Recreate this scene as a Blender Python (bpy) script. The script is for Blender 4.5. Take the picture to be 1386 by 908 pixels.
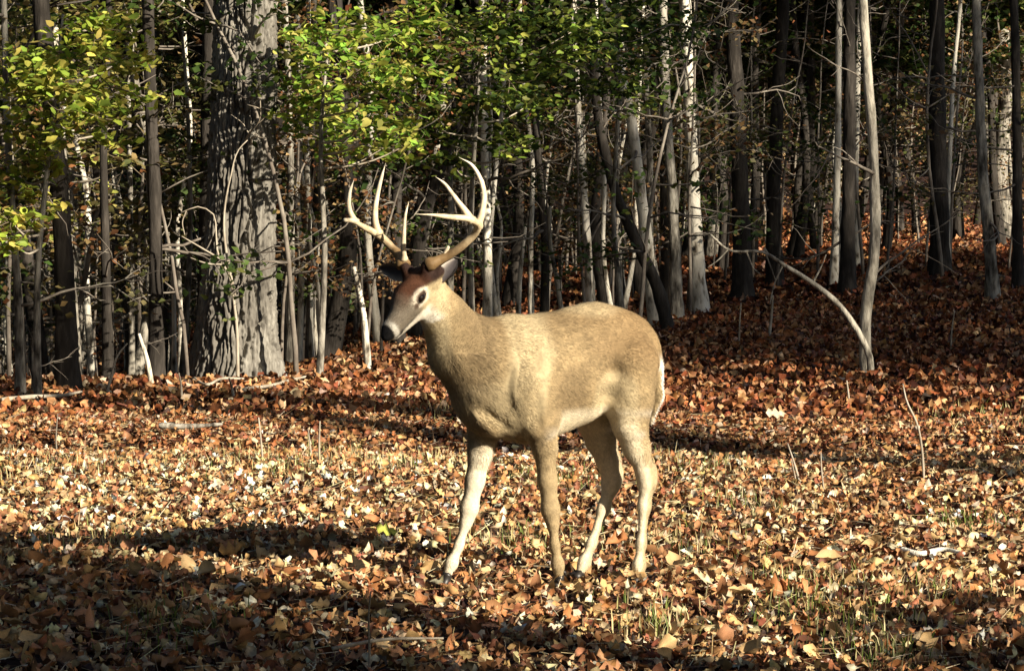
import bpy, math, random
import numpy as np
from mathutils import Vector, Matrix

# ------------------------------------------------------------------ camera, sky, sun, exposure
for o in list(bpy.data.objects): bpy.data.objects.remove(o)
SC = bpy.context.scene
COL = SC.collection
FPX, HORY, CAMH = 4260.0, 222.0, 1.6          # focal length in photo pixels, eye-level row, eye height
cam = bpy.data.cameras.new('camera'); camo = bpy.data.objects.new('camera', cam); COL.objects.link(camo)
camo.location = (0, 0, CAMH); camo.rotation_euler = (math.radians(90), 0, 0)
cam.sensor_width = 36; cam.lens = 36 * FPX / 1386
cam.shift_y = -(454 - HORY) / 1386
cam.clip_start = 0.1; cam.clip_end = 2000
SC.camera = camo

SUN_A, SUN_E = math.radians(45), math.radians(23.5)   # to the right of straight behind the camera, above the horizon
SUN = Vector((math.sin(SUN_A) * math.cos(SUN_E), -math.cos(SUN_A) * math.cos(SUN_E), math.sin(SUN_E)))
W = bpy.data.worlds.new('World'); SC.world = W; W.use_nodes = True
nt = W.node_tree; nt.nodes.clear()
sky = nt.nodes.new('ShaderNodeTexSky'); sky.sky_type = 'NISHITA'; sky.sun_disc = False
sky.sun_elevation = SUN_E; sky.sun_rotation = math.atan2(SUN.x, SUN.y)
bg = nt.nodes.new('ShaderNodeBackground'); bg.inputs[1].default_value = 0.05
wo = nt.nodes.new('ShaderNodeOutputWorld')
nt.links.new(sky.outputs[0], bg.inputs[0]); nt.links.new(bg.outputs[0], wo.inputs[0])
sl = bpy.data.lights.new('sun', 'SUN'); sl.energy = 5.0; sl.angle = math.radians(0.5); sl.color = (1.0, 0.90, 0.74)
so = bpy.data.objects.new('sun', sl); COL.objects.link(so); so.location = (30, -25, 30)
so.rotation_euler = SUN.to_track_quat('Z', 'Y').to_euler()
SC.view_settings.view_transform = 'Standard'; SC.view_settings.look = 'None'
SC.view_settings.exposure = 1.12; SC.view_settings.gamma = 1; SC.view_settings.use_curve_mapping = False

SC.cycles.max_bounces = 4; SC.cycles.diffuse_bounces = 2; SC.cycles.glossy_bounces = 1; SC.cycles.transmission_bounces = 2
rng = np.random.default_rng(7); random.seed(7)

# ------------------------------------------------------------------ helpers
def hash3(i, j, k, seed=0):
    h = (i.astype(np.int64) * 374761393 + j.astype(np.int64) * 668265263 + k.astype(np.int64) * 2147483647 + seed * 974711) & 0xffffffff
    h = ((h ^ (h >> 13)) * 1274126177) & 0xffffffff
    h = ((h ^ (h >> 16)) * 2246822519) & 0xffffffff
    return ((h ^ (h >> 15)) & 0xffffff) / float(0xffffff)

def vnoise(x, y, z=0.0, seed=0):
    x, y, z = np.broadcast_arrays(np.asarray(x, float), np.asarray(y, float), np.asarray(z, float))
    xi, yi, zi = np.floor(x), np.floor(y), np.floor(z)
    fx, fy, fz = x - xi, y - yi, z - zi
    fx, fy, fz = [f * f * (3 - 2 * f) for f in (fx, fy, fz)]
    r = 0
    for a in (0, 1):
        for b in (0, 1):
            for c in (0, 1):
                w = (fx if a else 1 - fx) * (fy if b else 1 - fy) * (fz if c else 1 - fz)
                r = r + w * hash3(xi + a, yi + b, zi + c, seed)
    return r

def sstep(a, b, x):
    t = np.clip((np.asarray(x, float) - a) / (b - a), 0, 1)
    return t * t * (3 - 2 * t)

def gz(x, y):
    x = np.asarray(x, float); y = np.asarray(y, float)
    z = 0.07 * (vnoise(x / 2.3, y / 2.3, 0, 3) - 0.5) + 0.03 * (vnoise(x / .7, y / .7, 0, 4) - 0.5)
    z = z * sstep(0.35, 1.6, np.hypot(x - .1, y - 12))
    z = z - 0.07 * np.exp(-((y - 17.9 - 0.05 * x) / 0.55) ** 2)
    z = z - 0.9 * sstep(22.5, 31, y) * sstep(-0.5, -4.0, x)
    z = z + 0.35 * sstep(19, 42, y) * sstep(0.5, 6, x)
    z = z + 0.125 * np.maximum(0, y - 62) * sstep(55, 80, y)
    return z - .016

def px2w(px, py, Y):
    return Vector(((px - 693) * Y / FPX, Y, CAMH - (py - HORY) * Y / FPX))

def mesh_of(name, V, F, col=None, smooth=False):
    V = np.asarray(V, np.float32); F = np.asarray(F, np.int32)
    me = bpy.data.meshes.new(name)
    n, k = F.shape
    me.vertices.add(len(V)); me.vertices.foreach_set('co', V.ravel())
    me.loops.add(n * k); me.loops.foreach_set('vertex_index', F.ravel())
    me.polygons.add(n); me.polygons.foreach_set('loop_start', np.arange(0, n * k, k, dtype=np.int32))
    try: me.polygons.foreach_set('loop_total', np.full(n, k, dtype=np.int32))
    except Exception: pass
    if smooth: me.polygons.foreach_set('use_smooth', np.ones(n, dtype=bool))
    if col is not None:
        c = np.ones((len(V), 4), np.float32); c[:, :3] = col
        at = me.color_attributes.new('Col', 'FLOAT_COLOR', 'POINT'); at.data.foreach_set('color', c.ravel())
    me.update(calc_edges=True); me.validate()
    return me

def obj(name, me, mat=None, parent=None, loc=None):
    if mat is not None and not me.materials: me.materials.append(mat)
    o = bpy.data.objects.new(name, me); COL.objects.link(o)
    if parent is not None: o.parent = parent
    if loc is not None: o.location = loc
    return o

def tag(o, label, cat, group=None):
    o['label'] = label; o['category'] = cat
    if group: o['group'] = group
    return o

def thing(name, label, cat, loc=(0, 0, 0), group=None, rz=0, sc=1.0):
    e = bpy.data.objects.new(name, None); COL.objects.link(e)
    e.location = loc; e.rotation_euler = (0, 0, rz); e.scale = (sc, sc, sc); e.empty_display_size = .2
    return tag(e, label, cat, group)

class MB:
    def __init__(s): s.V = []; s.F = []; s.C = []; s.n = 0
    def add(s, V, F, c=None):
        V = np.asarray(V, float); s.V.append(V); s.F.append(np.asarray(F, int) + s.n)
        if c is not None: s.C.append(np.broadcast_to(np.asarray(c, float), (len(V), 3)))
        s.n += len(V)
    def mesh(s, name, smooth=True):
        return mesh_of(name, np.concatenate(s.V), np.concatenate(s.F), np.concatenate(s.C) if s.C else None, smooth)

def tube(pts, rad, sides=8, lump=0.0, seed=0, cap=True):
    P = np.asarray([tuple(p) for p in pts], float); n = len(P); R = np.broadcast_to(np.asarray(rad, float), (n,))
    T = np.gradient(P, axis=0); T /= np.linalg.norm(T, axis=1)[:, None] + 1e-9
    N = np.zeros((n, 3)); a = np.array([1., 0, 0]) if abs(T[0, 0]) < .8 else np.array([0, 1., 0])
    v = a - T[0] * (a @ T[0]); v /= np.linalg.norm(v); N[0] = v
    for i in range(1, n):
        v = N[i - 1] - T[i] * (N[i - 1] @ T[i]); N[i] = v / (np.linalg.norm(v) + 1e-9)
    B = np.cross(T, N)
    th = np.linspace(0, 2 * np.pi, sides, endpoint=False)
    rr = R[:, None] * np.ones(sides)[None]
    if lump:
        q = P[:, None, :] + R[:, None, None] * (np.cos(th)[None, :, None] * N[:, None] + np.sin(th)[None, :, None] * B[:, None])
        rr = rr * (1 + lump * (vnoise(q[..., 0] * 26, q[..., 1] * 26, q[..., 2] * 7, seed) - .5) * 2)
    V = P[:, None] + rr[..., None] * (np.cos(th)[None, :, None] * N[:, None] + np.sin(th)[None, :, None] * B[:, None])
    V = V.reshape(-1, 3)
    i, j = np.meshgrid(np.arange(n - 1), np.arange(sides), indexing='ij')
    a0 = i * sides + j; a1 = i * sides + (j + 1) % sides; b0 = a0 + sides; b1 = a1 + sides
    F = np.concatenate([np.stack([a0, a1, b1], -1).reshape(-1, 3), np.stack([a0, b1, b0], -1).reshape(-1, 3)])
    if cap:
        V = np.vstack([V, P[-1] + T[-1] * R[-1] * .5, P[0]]); e = len(V) - 2
        k = np.arange(sides)
        F = np.vstack([F, np.stack([(n - 1) * sides + k, (n - 1) * sides + (k + 1) % sides, np.full(sides, e)], 1),
                       np.stack([(k + 1) % sides, k, np.full(sides, e + 1)], 1)])
    return V, F

def smooth_path(ctrl, m):
    C = np.asarray([tuple(c) for c in ctrl], float)
    d = np.r_[0, np.cumsum(np.linalg.norm(np.diff(C, axis=0), axis=1))]
    t = np.linspace(0, d[-1], m); k = len(C)
    out = np.zeros((m, C.shape[1]))
    tang = np.gradient(C, d, axis=0)
    idx = np.clip(np.searchsorted(d, t, side='right') - 1, 0, k - 2)
    h = d[idx + 1] - d[idx]; u = ((t - d[idx]) / h)[:, None]; h = h[:, None]
    return ((1 + 2 * u) * (1 - u) ** 2 * C[idx] + u * (1 - u) ** 2 * h * tang[idx] + u * u * (3 - 2 * u) * C[idx + 1] + u * u * (u - 1) * h * tang[idx + 1])

def wander(start, direc, length, n, wig=.25, lift=0.0, r=None):
    r = r or rng
    p = np.array(start, float); d = np.array(direc, float); d /= np.linalg.norm(d)
    out = [p.copy()]
    for _ in range(n):
        d = d + r.normal(0, wig, 3) + np.array([0, 0, lift]); d /= np.linalg.norm(d)
        p = p + d * length / n; out.append(p.copy())
    return np.array(out)

# ------------------------------------------------------------------ materials
def new_mat(name):
    m = bpy.data.materials.new(name); m.use_nodes = True
    t = m.node_tree; b = t.nodes['Principled BSDF']
    b.inputs['Roughness'].default_value = .8
    if 'Specular IOR Level' in b.inputs: b.inputs['Specular IOR Level'].default_value = .25
    return m, t, b

def noise_node(t, scale, detail=4, vec=None, mscale=None, rough=.6):
    n = t.nodes.new('ShaderNodeTexNoise'); n.inputs['Scale'].default_value = scale; n.inputs['Detail'].default_value = detail
    n.inputs['Roughness'].default_value = rough
    if vec is not None:
        if mscale:
            mp = t.nodes.new('ShaderNodeMapping'); mp.inputs['Scale'].default_value = mscale
            t.links.new(vec, mp.inputs[0]); vec = mp.outputs[0]
        t.links.new(vec, n.inputs['Vector'])
    return n

def ramp(t, fac, stops):
    r = t.nodes.new('ShaderNodeValToRGB')
    while len(r.color_ramp.elements) < len(stops): r.color_ramp.elements.new(.5)
    for e, (p, c) in zip(r.color_ramp.elements, stops): e.position = p; e.color = (*c, 1)
    t.links.new(fac, r.inputs[0]); return r

def bump(t, b, h, strength, dist):
    bp = t.nodes.new('ShaderNodeBump'); bp.inputs['Strength'].default_value = strength; bp.inputs['Distance'].default_value = dist
    t.links.new(h, bp.inputs['Height']); t.links.new(bp.outputs[0], b.inputs['Normal'])

def bark_mat(name, stops, zs=.16, scale=26, dist=.02, blot=None):
    m, t, b = new_mat(name)
    tc = t.nodes.new('ShaderNodeTexCoord')
    n1 = noise_node(t, scale, 5, tc.outputs['Object'], (1, 1, zs))
    n2 = noise_node(t, 3.1, 3, tc.outputs['Object'], (1, 1, .6))
    ad = t.nodes.new('ShaderNodeMath'); ad.operation = 'MULTIPLY_ADD'; ad.inputs[1].default_value = .55
    t.links.new(n2.outputs[0], ad.inputs[0])
    ml = t.nodes.new('ShaderNodeMath'); ml.operation = 'MULTIPLY'; ml.inputs[1].default_value = .5; t.links.new(n1.outputs[0], ml.inputs[0])
    t.links.new(ml.outputs[0], ad.inputs[2])
    r = ramp(t, ad.outputs[0], stops)
    t.links.new(r.outputs[0], b.inputs['Base Color'])
    bump(t, b, n1.outputs[0], .9, dist)
    b.inputs['Roughness'].default_value = .92
    return m

M = {}
M['bark_oak'] = bark_mat('bark_oak', [(.3, (.06, .052, .043)), (.55, (.16, .146, .122)), (.75, (.36, .34, .29))], .25, 40, .008)
M['bark_pale'] = bark_mat('bark_pale', [(.40, (.07, .058, .042)), (.45, (.30, .26, .20)), (.50, (.58, .53, .43)), (.62, (.74, .69, .58))], .4, 17, .02)
M['bark_grey'] = bark_mat('bark_grey', [(.40, (.03, .026, .02)), (.48, (.13, .115, .092)), (.60, (.36, .33, .27))], .28, 26, .02)
M['bark_ash'] = bark_mat('bark_ash', [(.40, (.05, .043, .034)), (.47, (.2, .178, .14)), (.58, (.44, .40, .32))], .3, 24, .02)
M['bark_dark'] = bark_mat('bark_dark', [(.36, (.013, .010, .008)), (.52, (.03, .025, .020)), (.72, (.085, .072, .06))], .2, 26, .018)  # near-black: the shade of the woods is put into this bark colour
M['branch'] = bark_mat('branch', [(.35, (.07, .055, .042)), (.5, (.15, .125, .10)), (.7, (.30, .27, .22))], .5, 18, .004)
M['twig'] = bark_mat('twig', [(.35, (.18, .14, .10)), (.5, (.34, .29, .22)), (.7, (.5, .45, .36))], .5, 18, .004)

def col_mat(name, trans=0.0, rough=.7, nscale=30, var=.35, bmp=0, spec=.25):
    m, t, b = new_mat(name)
    at = t.nodes.new('ShaderNodeAttribute'); at.attribute_name = 'Col'
    tc = t.nodes.new('ShaderNodeTexCoord')
    n = noise_node(t, nscale, 3, tc.outputs['Object'])
    mr = t.nodes.new('ShaderNodeMapRange'); mr.inputs[1].default_value = .3; mr.inputs[2].default_value = .7
    mr.inputs[3].default_value = 1 - var; mr.inputs[4].default_value = 1 + var; t.links.new(n.outputs[0], mr.inputs[0])
    vm = t.nodes.new('ShaderNodeVectorMath'); vm.operation = 'SCALE'
    t.links.new(at.outputs['Color'], vm.inputs[0]); t.links.new(mr.outputs[0], vm.inputs['Scale'])
    t.links.new(vm.outputs[0], b.inputs['Base Color'])
    b.inputs['Roughness'].default_value = rough
    b.inputs['Specular IOR Level'].default_value = spec
    if bmp: bump(t, b, n.outputs[0], .6, bmp)
    if trans:
        tr = t.nodes.new('ShaderNodeBsdfTranslucent'); t.links.new(vm.outputs[0], tr.inputs[0])
        mx = t.nodes.new('ShaderNodeMixShader'); mx.inputs[0].default_value = trans
        t.links.new(b.outputs[0], mx.inputs[1]); t.links.new(tr.outputs[0], mx.inputs[2])
        t.links.new(mx.outputs[0], t.nodes['Material Output'].inputs[0])
    return m
M['leaf'] = col_mat('fallen_leaf', .12, .62, 45, .3)
M['foliage'] = col_mat('foliage', .3, .55, 9, .25)
M['grass'] = col_mat('grass', .25, .6, 20, .25)
M['coat'] = col_mat('coat', 0, .85, 55, .16, .004, .15)
M['fur'] = col_mat('fur', .0, .8, 60, .2, 0, .2)

m, t, b = new_mat('soil'); tc = t.nodes.new('ShaderNodeTexCoord')
n1 = noise_node(t, 9, 8, tc.outputs['Object']); n2 = noise_node(t, 30, 5, tc.outputs['Object'])
r = ramp(t, n1.outputs[0], [(.3, (.014, .006, .004)), (.55, (.04, .016, .010)), (.75, (.09, .042, .024))])
t.links.new(r.outputs[0], b.inputs['Base Color']); bump(t, b, n2.outputs[0], 1, .03); b.inputs['Roughness'].default_value = .95
M['soil'] = m
m, t, b = new_mat('antler'); tc = t.nodes.new('ShaderNodeTexCoord')
n1 = noise_node(t, 30, 5, tc.outputs['Object'])
at = t.nodes.new('ShaderNodeAttribute'); at.attribute_name = 'Col'
r = ramp(t, n1.outputs[0], [(.3, (.6, .55, .5)), (.6, (1, 1, 1))])
mx = t.nodes.new('ShaderNodeMix'); mx.data_type = 'RGBA'; mx.blend_type = 'MULTIPLY'; mx.inputs[0].default_value = 1
t.links.new(at.outputs['Color'], mx.inputs[6]); t.links.new(r.outputs[0], mx.inputs[7]); t.links.new(mx.outputs[2], b.inputs['Base Color'])
b.inputs['Roughness'].default_value = .5; bump(t, b, n1.outputs[0], .5, .004); M['antler'] = m
def plain(name, c, rough, spec=.5, coat=0):
    m, t, b = new_mat(name); tc = t.nodes.new('ShaderNodeTexCoord'); n = noise_node(t, 60, 3, tc.outputs['Object'])
    r = ramp(t, n.outputs[0], [(.3, tuple(x * .7 for x in c)), (.7, tuple(min(1, x * 1.25) for x in c))])
    t.links.new(r.outputs[0], b.inputs['Base Color']); b.inputs['Roughness'].default_value = rough
    b.inputs['Specular IOR Level'].default_value = spec; b.inputs['Coat Weight'].default_value = coat
    return m
M['eye'] = plain('eye', (.008, .005, .004), .04, .5, 0)
M['hoof'] = plain('hoof', (.02, .016, .013), .45)

# ------------------------------------------------------------------ ground
def build_ground():
    ys = np.concatenate([np.arange(-30, 6, 3.), np.arange(6, 30, .12), np.arange(30, 70, .6), np.arange(70, 400, 8), [900, 1500]])
    xs = np.concatenate([-np.geomspace(5, 700, 40)[::-1], np.arange(-4.9, 4.95, .12), np.geomspace(5, 700, 40)])
    X, Y = np.meshgrid(xs, ys)
    Z = gz(X, Y)
    Z = np.where(Y > 200, gz(X, 200 + 0 * Y), Z)
    Z = Z + .02 * (vnoise(X * 6, Y * 6, 0, 9) - .5)
    V = np.stack([X, Y, Z], -1).reshape(-1, 3); nx = len(xs)
    i, j = np.meshgrid(np.arange(len(ys) - 1), np.arange(nx - 1), indexing='ij'); a = (i * nx + j).ravel()
    F = np.stack([a, a + 1, a + nx + 1, a + nx], 1)
    g = obj('ground', mesh_of('ground', V, F, smooth=True), M['soil']); g['kind'] = 'structure'
    return g
GROUND = build_ground()

# ------------------------------------------------------------------ branch, crown and foliage templates
def branch_template(seed, leafy=False):
    r = np.random.default_rng(seed); b = MB()
    main = wander((0, 0, 0), (1, 0, r.uniform(-.15, .5)), 1.0, 9, .16, -.015, r)
    b.add(*tube(main, np.linspace(.014, .003, 10), 5))
    for k in range(r.integers(3, 6)):
        i = r.integers(2, 9); d = main[i] - main[i - 1]; d = d / np.linalg.norm(d) + r.normal(0, .55, 3)
        tw = wander(main[i], d, r.uniform(.15, .5), 5, .2, 0, r)
        b.add(*tube(tw, np.linspace(.006, .0018, 6), 4))
    return b.mesh('branch')
BRANCH = [branch_template(100 + k) for k in range(10)]
for me in BRANCH: me.materials.append(M['branch'])

def leaf_cards(cent, size, r, flat=.5, col=None, fold=.25):
    """small pointed leaves, each two folded triangles pairs (4 verts mid, rim) around cent"""
    n = len(cent); size = np.broadcast_to(size, (n,))
    yaw = r.uniform(0, 2 * np.pi, n); nrm = r.normal(0, 1, (n, 3)); nrm[:, 2] = np.abs(nrm[:, 2]) + flat * 2; nrm /= np.linalg.norm(nrm, axis=1)[:, None]
    a = np.stack([np.cos(yaw), np.sin(yaw), 0 * yaw], 1); a -= nrm * (a * nrm).sum(1)[:, None]; a /= np.linalg.norm(a, axis=1)[:, None]
    bb = np.cross(nrm, a); s = size[:, None]
    wd = r.uniform(.28, .42, n)[:, None]
    p0 = cent - a * s * .5; p3 = cent + a * s * .5
    p1 = cent + bb * s * wd - a * s * .06 + nrm * s * fold * wd; p2 = cent - bb * s * wd - a * s * .06 + nrm * s * fold * wd
    V = np.stack([p0, p1, p3, p2], 1).reshape(-1, 3); k = np.arange(n) * 4
    F = np.concatenate([np.stack([k, k + 2, k + 1], 1), np.stack([k, k + 3, k + 2], 1)])
    C = np.repeat(col, 4, axis=0) if col is not None else None
    return V, F, C

def leaf_ovals(cent, size, r, flat=.5, col=None):
    n = len(cent); size = np.broadcast_to(size, (n,))[:, None]
    yaw = r.uniform(0, 2 * np.pi, n); nrm = r.normal(0, 1, (n, 3)); nrm[:, 2] = np.abs(nrm[:, 2]) + flat * 2; nrm /= np.linalg.norm(nrm, axis=1)[:, None]
    a = np.stack([np.cos(yaw), np.sin(yaw), 0 * yaw], 1); a -= nrm * (a * nrm).sum(1)[:, None]; a /= np.linalg.norm(a, axis=1)[:, None]; bb = np.cross(nrm, a)
    def pt(u, v, h): return cent + size * (a * u + bb * v[:, None] + nrm * h[:, None])
    w = r.uniform(.2, .34, n); cu = r.uniform(-.25, .35, n); z0 = 0 * w; dr = r.uniform(-.2, .05, n)
    P = [pt(-.5, z0, z0), pt(-.22, w, w * cu), pt(.18, w * r.uniform(.6, 1, n), w * cu), pt(.52, z0, dr), pt(.18, -w * r.uniform(.6, 1, n), w * cu), pt(-.22, -w, w * cu), pt(0, z0, -.06 + z0)]
    V = np.stack(P, 1).reshape(-1, 3); F = (np.array([[6, (i + 1) % 6, i] for i in range(6)])[None] + (np.arange(n) * 7)[:, None, None]).reshape(-1, 3)
    return V, F, np.repeat(col, 7, axis=0)

def pick(pal, n, r, jit=.18):
    pal = np.asarray(pal, float); c = pal[r.integers(0, len(pal), n)]
    return np.clip(c * (1 + r.normal(0, jit, (n, 1))) * (1 + r.normal(0, .05, (n, 3))), .004, .8)
G_YEL = [(.34, .38, .05), (.26, .34, .045), (.42, .42, .08), (.18, .26, .035), (.45, .38, .09)]
G_DRK = [(.04, .07, .015), (.03, .055, .012), (.065, .10, .02), (.09, .10, .025)]
G_OLI = [(.09, .095, .03), (.14, .12, .045), (.07, .07, .025), (.2, .15, .06)]
G_TAN = [(.27, .17, .075), (.20, .11, .045), (.33, .23, .11), (.13, .065, .03), (.24, .1, .04)]

def hardwood_crown(seed, pal, nleaf=1700):
    r = np.random.default_rng(seed); b = MB(); tips = []
    for k in range(9):
        z0 = r.uniform(0, 2.2); an = r.uniform(0, 2 * math.pi)
        lim = wander((0, 0, z0), (math.cos(an), math.sin(an), r.uniform(.5, 1.6)), r.uniform(2, 3.6), 7, .16, .02, r)
        b.add(*tube(lim, np.linspace(.05, .012, 8), 5), c=(.16, .14, .11))
        for q in range(5):
            i = r.integers(2, 8); tw = wander(lim[i], r.normal(0, 1, 3) + (0, 0, .3), r.uniform(.6, 1.3), 5, .25, 0, r)
            b.add(*tube(tw, np.linspace(.016, .004, 6), 4), c=(.16, .14, .11)); tips += [tw[3], tw[5], tw[4]]
    b.add(*tube(wander((0, 0, -.3), (0, 0, 1), 5.2, 8, .07, 0, r), np.linspace(.09, .015, 9), 6), c=(.16, .14, .11))
    tips = np.array(tips); c = tips[r.integers(0, len(tips), nleaf)] + r.normal(0, .28, (nleaf, 3))
    b.add(*leaf_cards(c, r.uniform(.09, .17, nleaf), r, .3, pick(pal, nleaf, r)))
    return b.mesh('crown', False)
CROWN = [hardwood_crown(1, G_TAN, 1500), hardwood_crown(2, G_OLI, 1900), hardwood_crown(3, G_DRK, 2600), hardwood_crown(4, G_TAN, 900)]
for me in CROWN: me.materials.append(M['foliage'])

def pine_crown(seed):
    r = np.random.default_rng(seed); b = MB()
    b.add(*tube(wander((0, 0, -.3), (0, 0, 1), 6.6, 8, .02, 0, r), np.linspace(.08, .01, 9), 6), c=(.1, .08, .06))
    for k in range(44):
        z = r.uniform(0, 6); L = (1 - z / 6.6) * r.uniform(1.3, 2.2) + .2; an = r.uniform(0, 6.28)
        lim = wander((0, 0, z), (math.cos(an), math.sin(an), .15), L, 6, .12, 0, r)
        b.add(*tube(lim, np.linspace(.02, .004, 7), 4), c=(.12, .09, .06))
        n = int(130 * L); i = r.integers(1, 7, n)
        b.add(*leaf_cards(lim[i] + r.normal(0, .14, (n, 3)) * (1, 1, .5), r.uniform(.09, .16, n), r, .6, pick(G_DRK, n, r)))
    return b.mesh('crown', False)
PINE = [pine_crown(11), pine_crown(12)]
for me in PINE: me.materials.append(M['foliage'])

# ------------------------------------------------------------------ trees
def trunk_mesh(pts, rad, sides=12, seed=0, lump=.09, flare=1.5, flen=.35):
    """pts local to the base; rings dense near the ground"""
    P = np.asarray(pts, float)
    path = smooth_path(P, 110)
    h = path[:, 2] - path[0, 2]; H = h[-1]
    # radius interpolated along height between given radii
    rr = np.interp(np.linspace(0, 1, 110), np.linspace(0, 1, len(rad)), rad)
    rr = rr * (1 + (flare - 1) * np.exp(-np.maximum(h, 0) / flen))
    return path, rr, tube(path, rr, sides, lump, seed)

def tree(name, label, cat, base, ctrl, rad, mat, crown=None, csc=1.0, nbr=5, seed=0, group=None, brz=(.6, 3.8), brl=(.5, 1.3), sides=16, flare=1.8, lump=.16, cz=None):
    """ctrl: world points from the ground up; a trunk, its dead side branches and a crown"""
    r = np.random.default_rng(seed + 500)
    root = thing(name, label, cat, base, group)
    loc = [Vector(c) - Vector(base) for c in ctrl]
    path, rr, (V, F) = trunk_mesh(loc, rad, sides, seed, lump, flare)
    obj('trunk', mesh_of('trunk', V, F, smooth=True), mat, root)
    for k in range(nbr):
        z = r.uniform(*brz); i = int(np.argmin(np.abs(path[:, 2] - z)))
        o = obj('branch', BRANCH[r.integers(0, len(BRANCH))], None, root)
        o.location = path[i]; s = r.uniform(*brl); o.scale = (s, s, s)
        o.rotation_euler = (r.uniform(-.4, .4), r.uniform(-.5, .35), r.uniform(0, 6.28))
    if crown is not None:
        o = obj('crown', crown, None, root); i = 109 if cz is None else int(np.argmin(np.abs(path[:, 2] - cz)))
        o.location = path[i] - np.array([0, 0, .2]); o.scale = (csc,) * 3; o.rotation_euler = (0, 0, r.uniform(0, 6.28))
    return root

def photo_tree(name, label, base_px, d, up_px, w, mat, height=9, **kw):
    """base pixel column at distance d, then (column,row) points up to the frame's top, then straight on to full height"""
    X = (base_px - 693) * d / FPX
    base = Vector((X, d, float(gz(X, d)) - .03))
    pts = [base - Vector((0, 0, .12))]
    for (px, py) in up_px: pts.append(px2w(px, py, d + random.uniform(-.05, .05)))
    top = pts[-1]; prev = pts[-2]; dv = (top - prev).normalized()
    dv = (dv + Vector((0, 0, 1.5))).normalized()
    while pts[-1].z < height:
        st = min(2.5, max(.6, height - pts[-1].z)); dv = (dv + Vector((random.gauss(0, .05), random.gauss(0, .05), .15))).normalized()
        pts.append(pts[-1] + dv * st)
    r0 = w * d / FPX / 2
    rad = np.linspace(r0, r0 * .42, 8)
    return tree(name, label, kw.pop('cat', 'tree'), base, pts, rad, mat, **kw)

# the big oak: bark plates are real relief
def big_oak():
    d = 24.5; X = (318 - 693) * d / FPX; base = Vector((X, d, float(gz(X, d))))
    root = thing('oak_tree', 'massive old oak trunk with deeply furrowed grey bark and a flared base', 'tree', base)
    H = 11.0; nu = 300
    v = np.concatenate([np.linspace(-.15, 3.6, 470), np.linspace(3.62, H, 90)])
    u = np.linspace(0, 2 * np.pi, nu, endpoint=False)
    U, Vv = np.meshgrid(u, v)
    R0 = .265 - .010 * np.clip(Vv, 0, 12) + .06 * np.exp(-np.maximum(Vv, 0) / .25) + .035 * np.exp(-np.maximum(Vv, 0) / .9)
    R0 = R0 + .07 * np.exp(-np.maximum(Vv, 0) / .3) * np.maximum(0, np.cos(U * 4 + .6)) + .02 * (vnoise(np.cos(U) * 1.5, np.sin(U) * 1.5, Vv * .8, 5) - .5)
    # bark plates: worley cells in (angle, height), about 5 cm wide and 25 cm tall
    NC = 34; a = U / (2 * np.pi) * NC + .55 * (vnoise(np.cos(U) * 3, np.sin(U) * 3, Vv * 4.5, 2) - .5) * 2; bq = Vv / .34 + 2 * vnoise(U * 0 + np.floor(U / 6.2832 * 34), U * 0, U * 0, 6)
    ai, bi = np.floor(a), np.floor(bq); F1 = np.full(U.shape, 9.); F2 = F1.copy()
    for da in (-1, 0, 1):
        for db in (-1, 0, 1):
            ca, cb = ai + da, bi + db
            h1 = hash3(np.mod(ca, NC), cb, ca * 0, 1); h2 = hash3(np.mod(ca, NC), cb, ca * 0, 2)
            dd = np.hypot((ca + .5 + .75 * (h1 - .5) - a), (cb + h2 - bq) * .7)
            F2 = np.where(dd < F1, F1, np.minimum(F2, dd)); F1 = np.minimum(F1, dd)
    crack = sstep(.06, .20, F2 - F1)
    fine = vnoise(np.cos(U) * 22, np.sin(U) * 22, Vv * 30, 8) - .5
    R = R0 + .068 * crack - .058 + .026 * fine * crack + .004 * (vnoise(np.cos(U) * 40, np.sin(U) * 40, Vv * 40, 9) - .5)
    lean = .012 * Vv + .04 * np.sin(Vv * .5)
    P = np.stack([R * np.cos(U) + lean, R * np.sin(U) + .02 * Vv, Vv], -1).reshape(-1, 3)
    i, j = np.meshgrid(np.arange(len(v) - 1), np.arange(nu), indexing='ij'); q0 = (i * nu + j).ravel(); q1 = (i * nu + (j + 1) % nu).ravel()
    obj('trunk', mesh_of('trunk', P, np.stack([q0, q1, q1 + nu, q0 + nu], 1), smooth=False), M['bark_oak'], root)
    r = np.random.default_rng(3)
    def limb(pts, r0, tw=3, name='branch'):
        b = MB(); loc = [px2w(px, py, Y) - base for px, py, Y in pts]; path = smooth_path(loc, 14)
        b.add(*tube(path, np.linspace(r0, r0 * .3, 14), 6, .1))
        for k in range(tw):
            i = r.integers(5, 13); dv = path[i] - path[i - 1]; dv = dv / np.linalg.norm(dv) + r.normal(0, .5, 3)
            b.add(*tube(wander(path[i], dv, r.uniform(.1, .25), 5, .2, 0, r), np.linspace(r0 * .5, .002, 6), 4))
        obj(name, b.mesh(name), M['twig'], root)
    limb([(330, 195, 24.35), (338, 180, 24.1), (352, 160, 23.95), (352, 130, 23.9)], .011, 5)
    limb([(345, 50, 24.3), (355, 30, 24.1), (372, 10, 24.0), (382, -10, 24)], .014, 4)
    limb([(340, 195, 24.2), (345, 185, 24.0), (360, 188, 23.95)], .009, 3)
    o = obj('crown', CROWN[0], None, root); o.location = (.25, .2, 8.0); o.scale = (1.7,) * 3
    o = obj('crown', CROWN[3], None, root); o.location = (.2, .2, 6.2); o.scale = (1.5,) * 3; o.rotation_euler.z = 2
    return root
big_oak()

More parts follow.
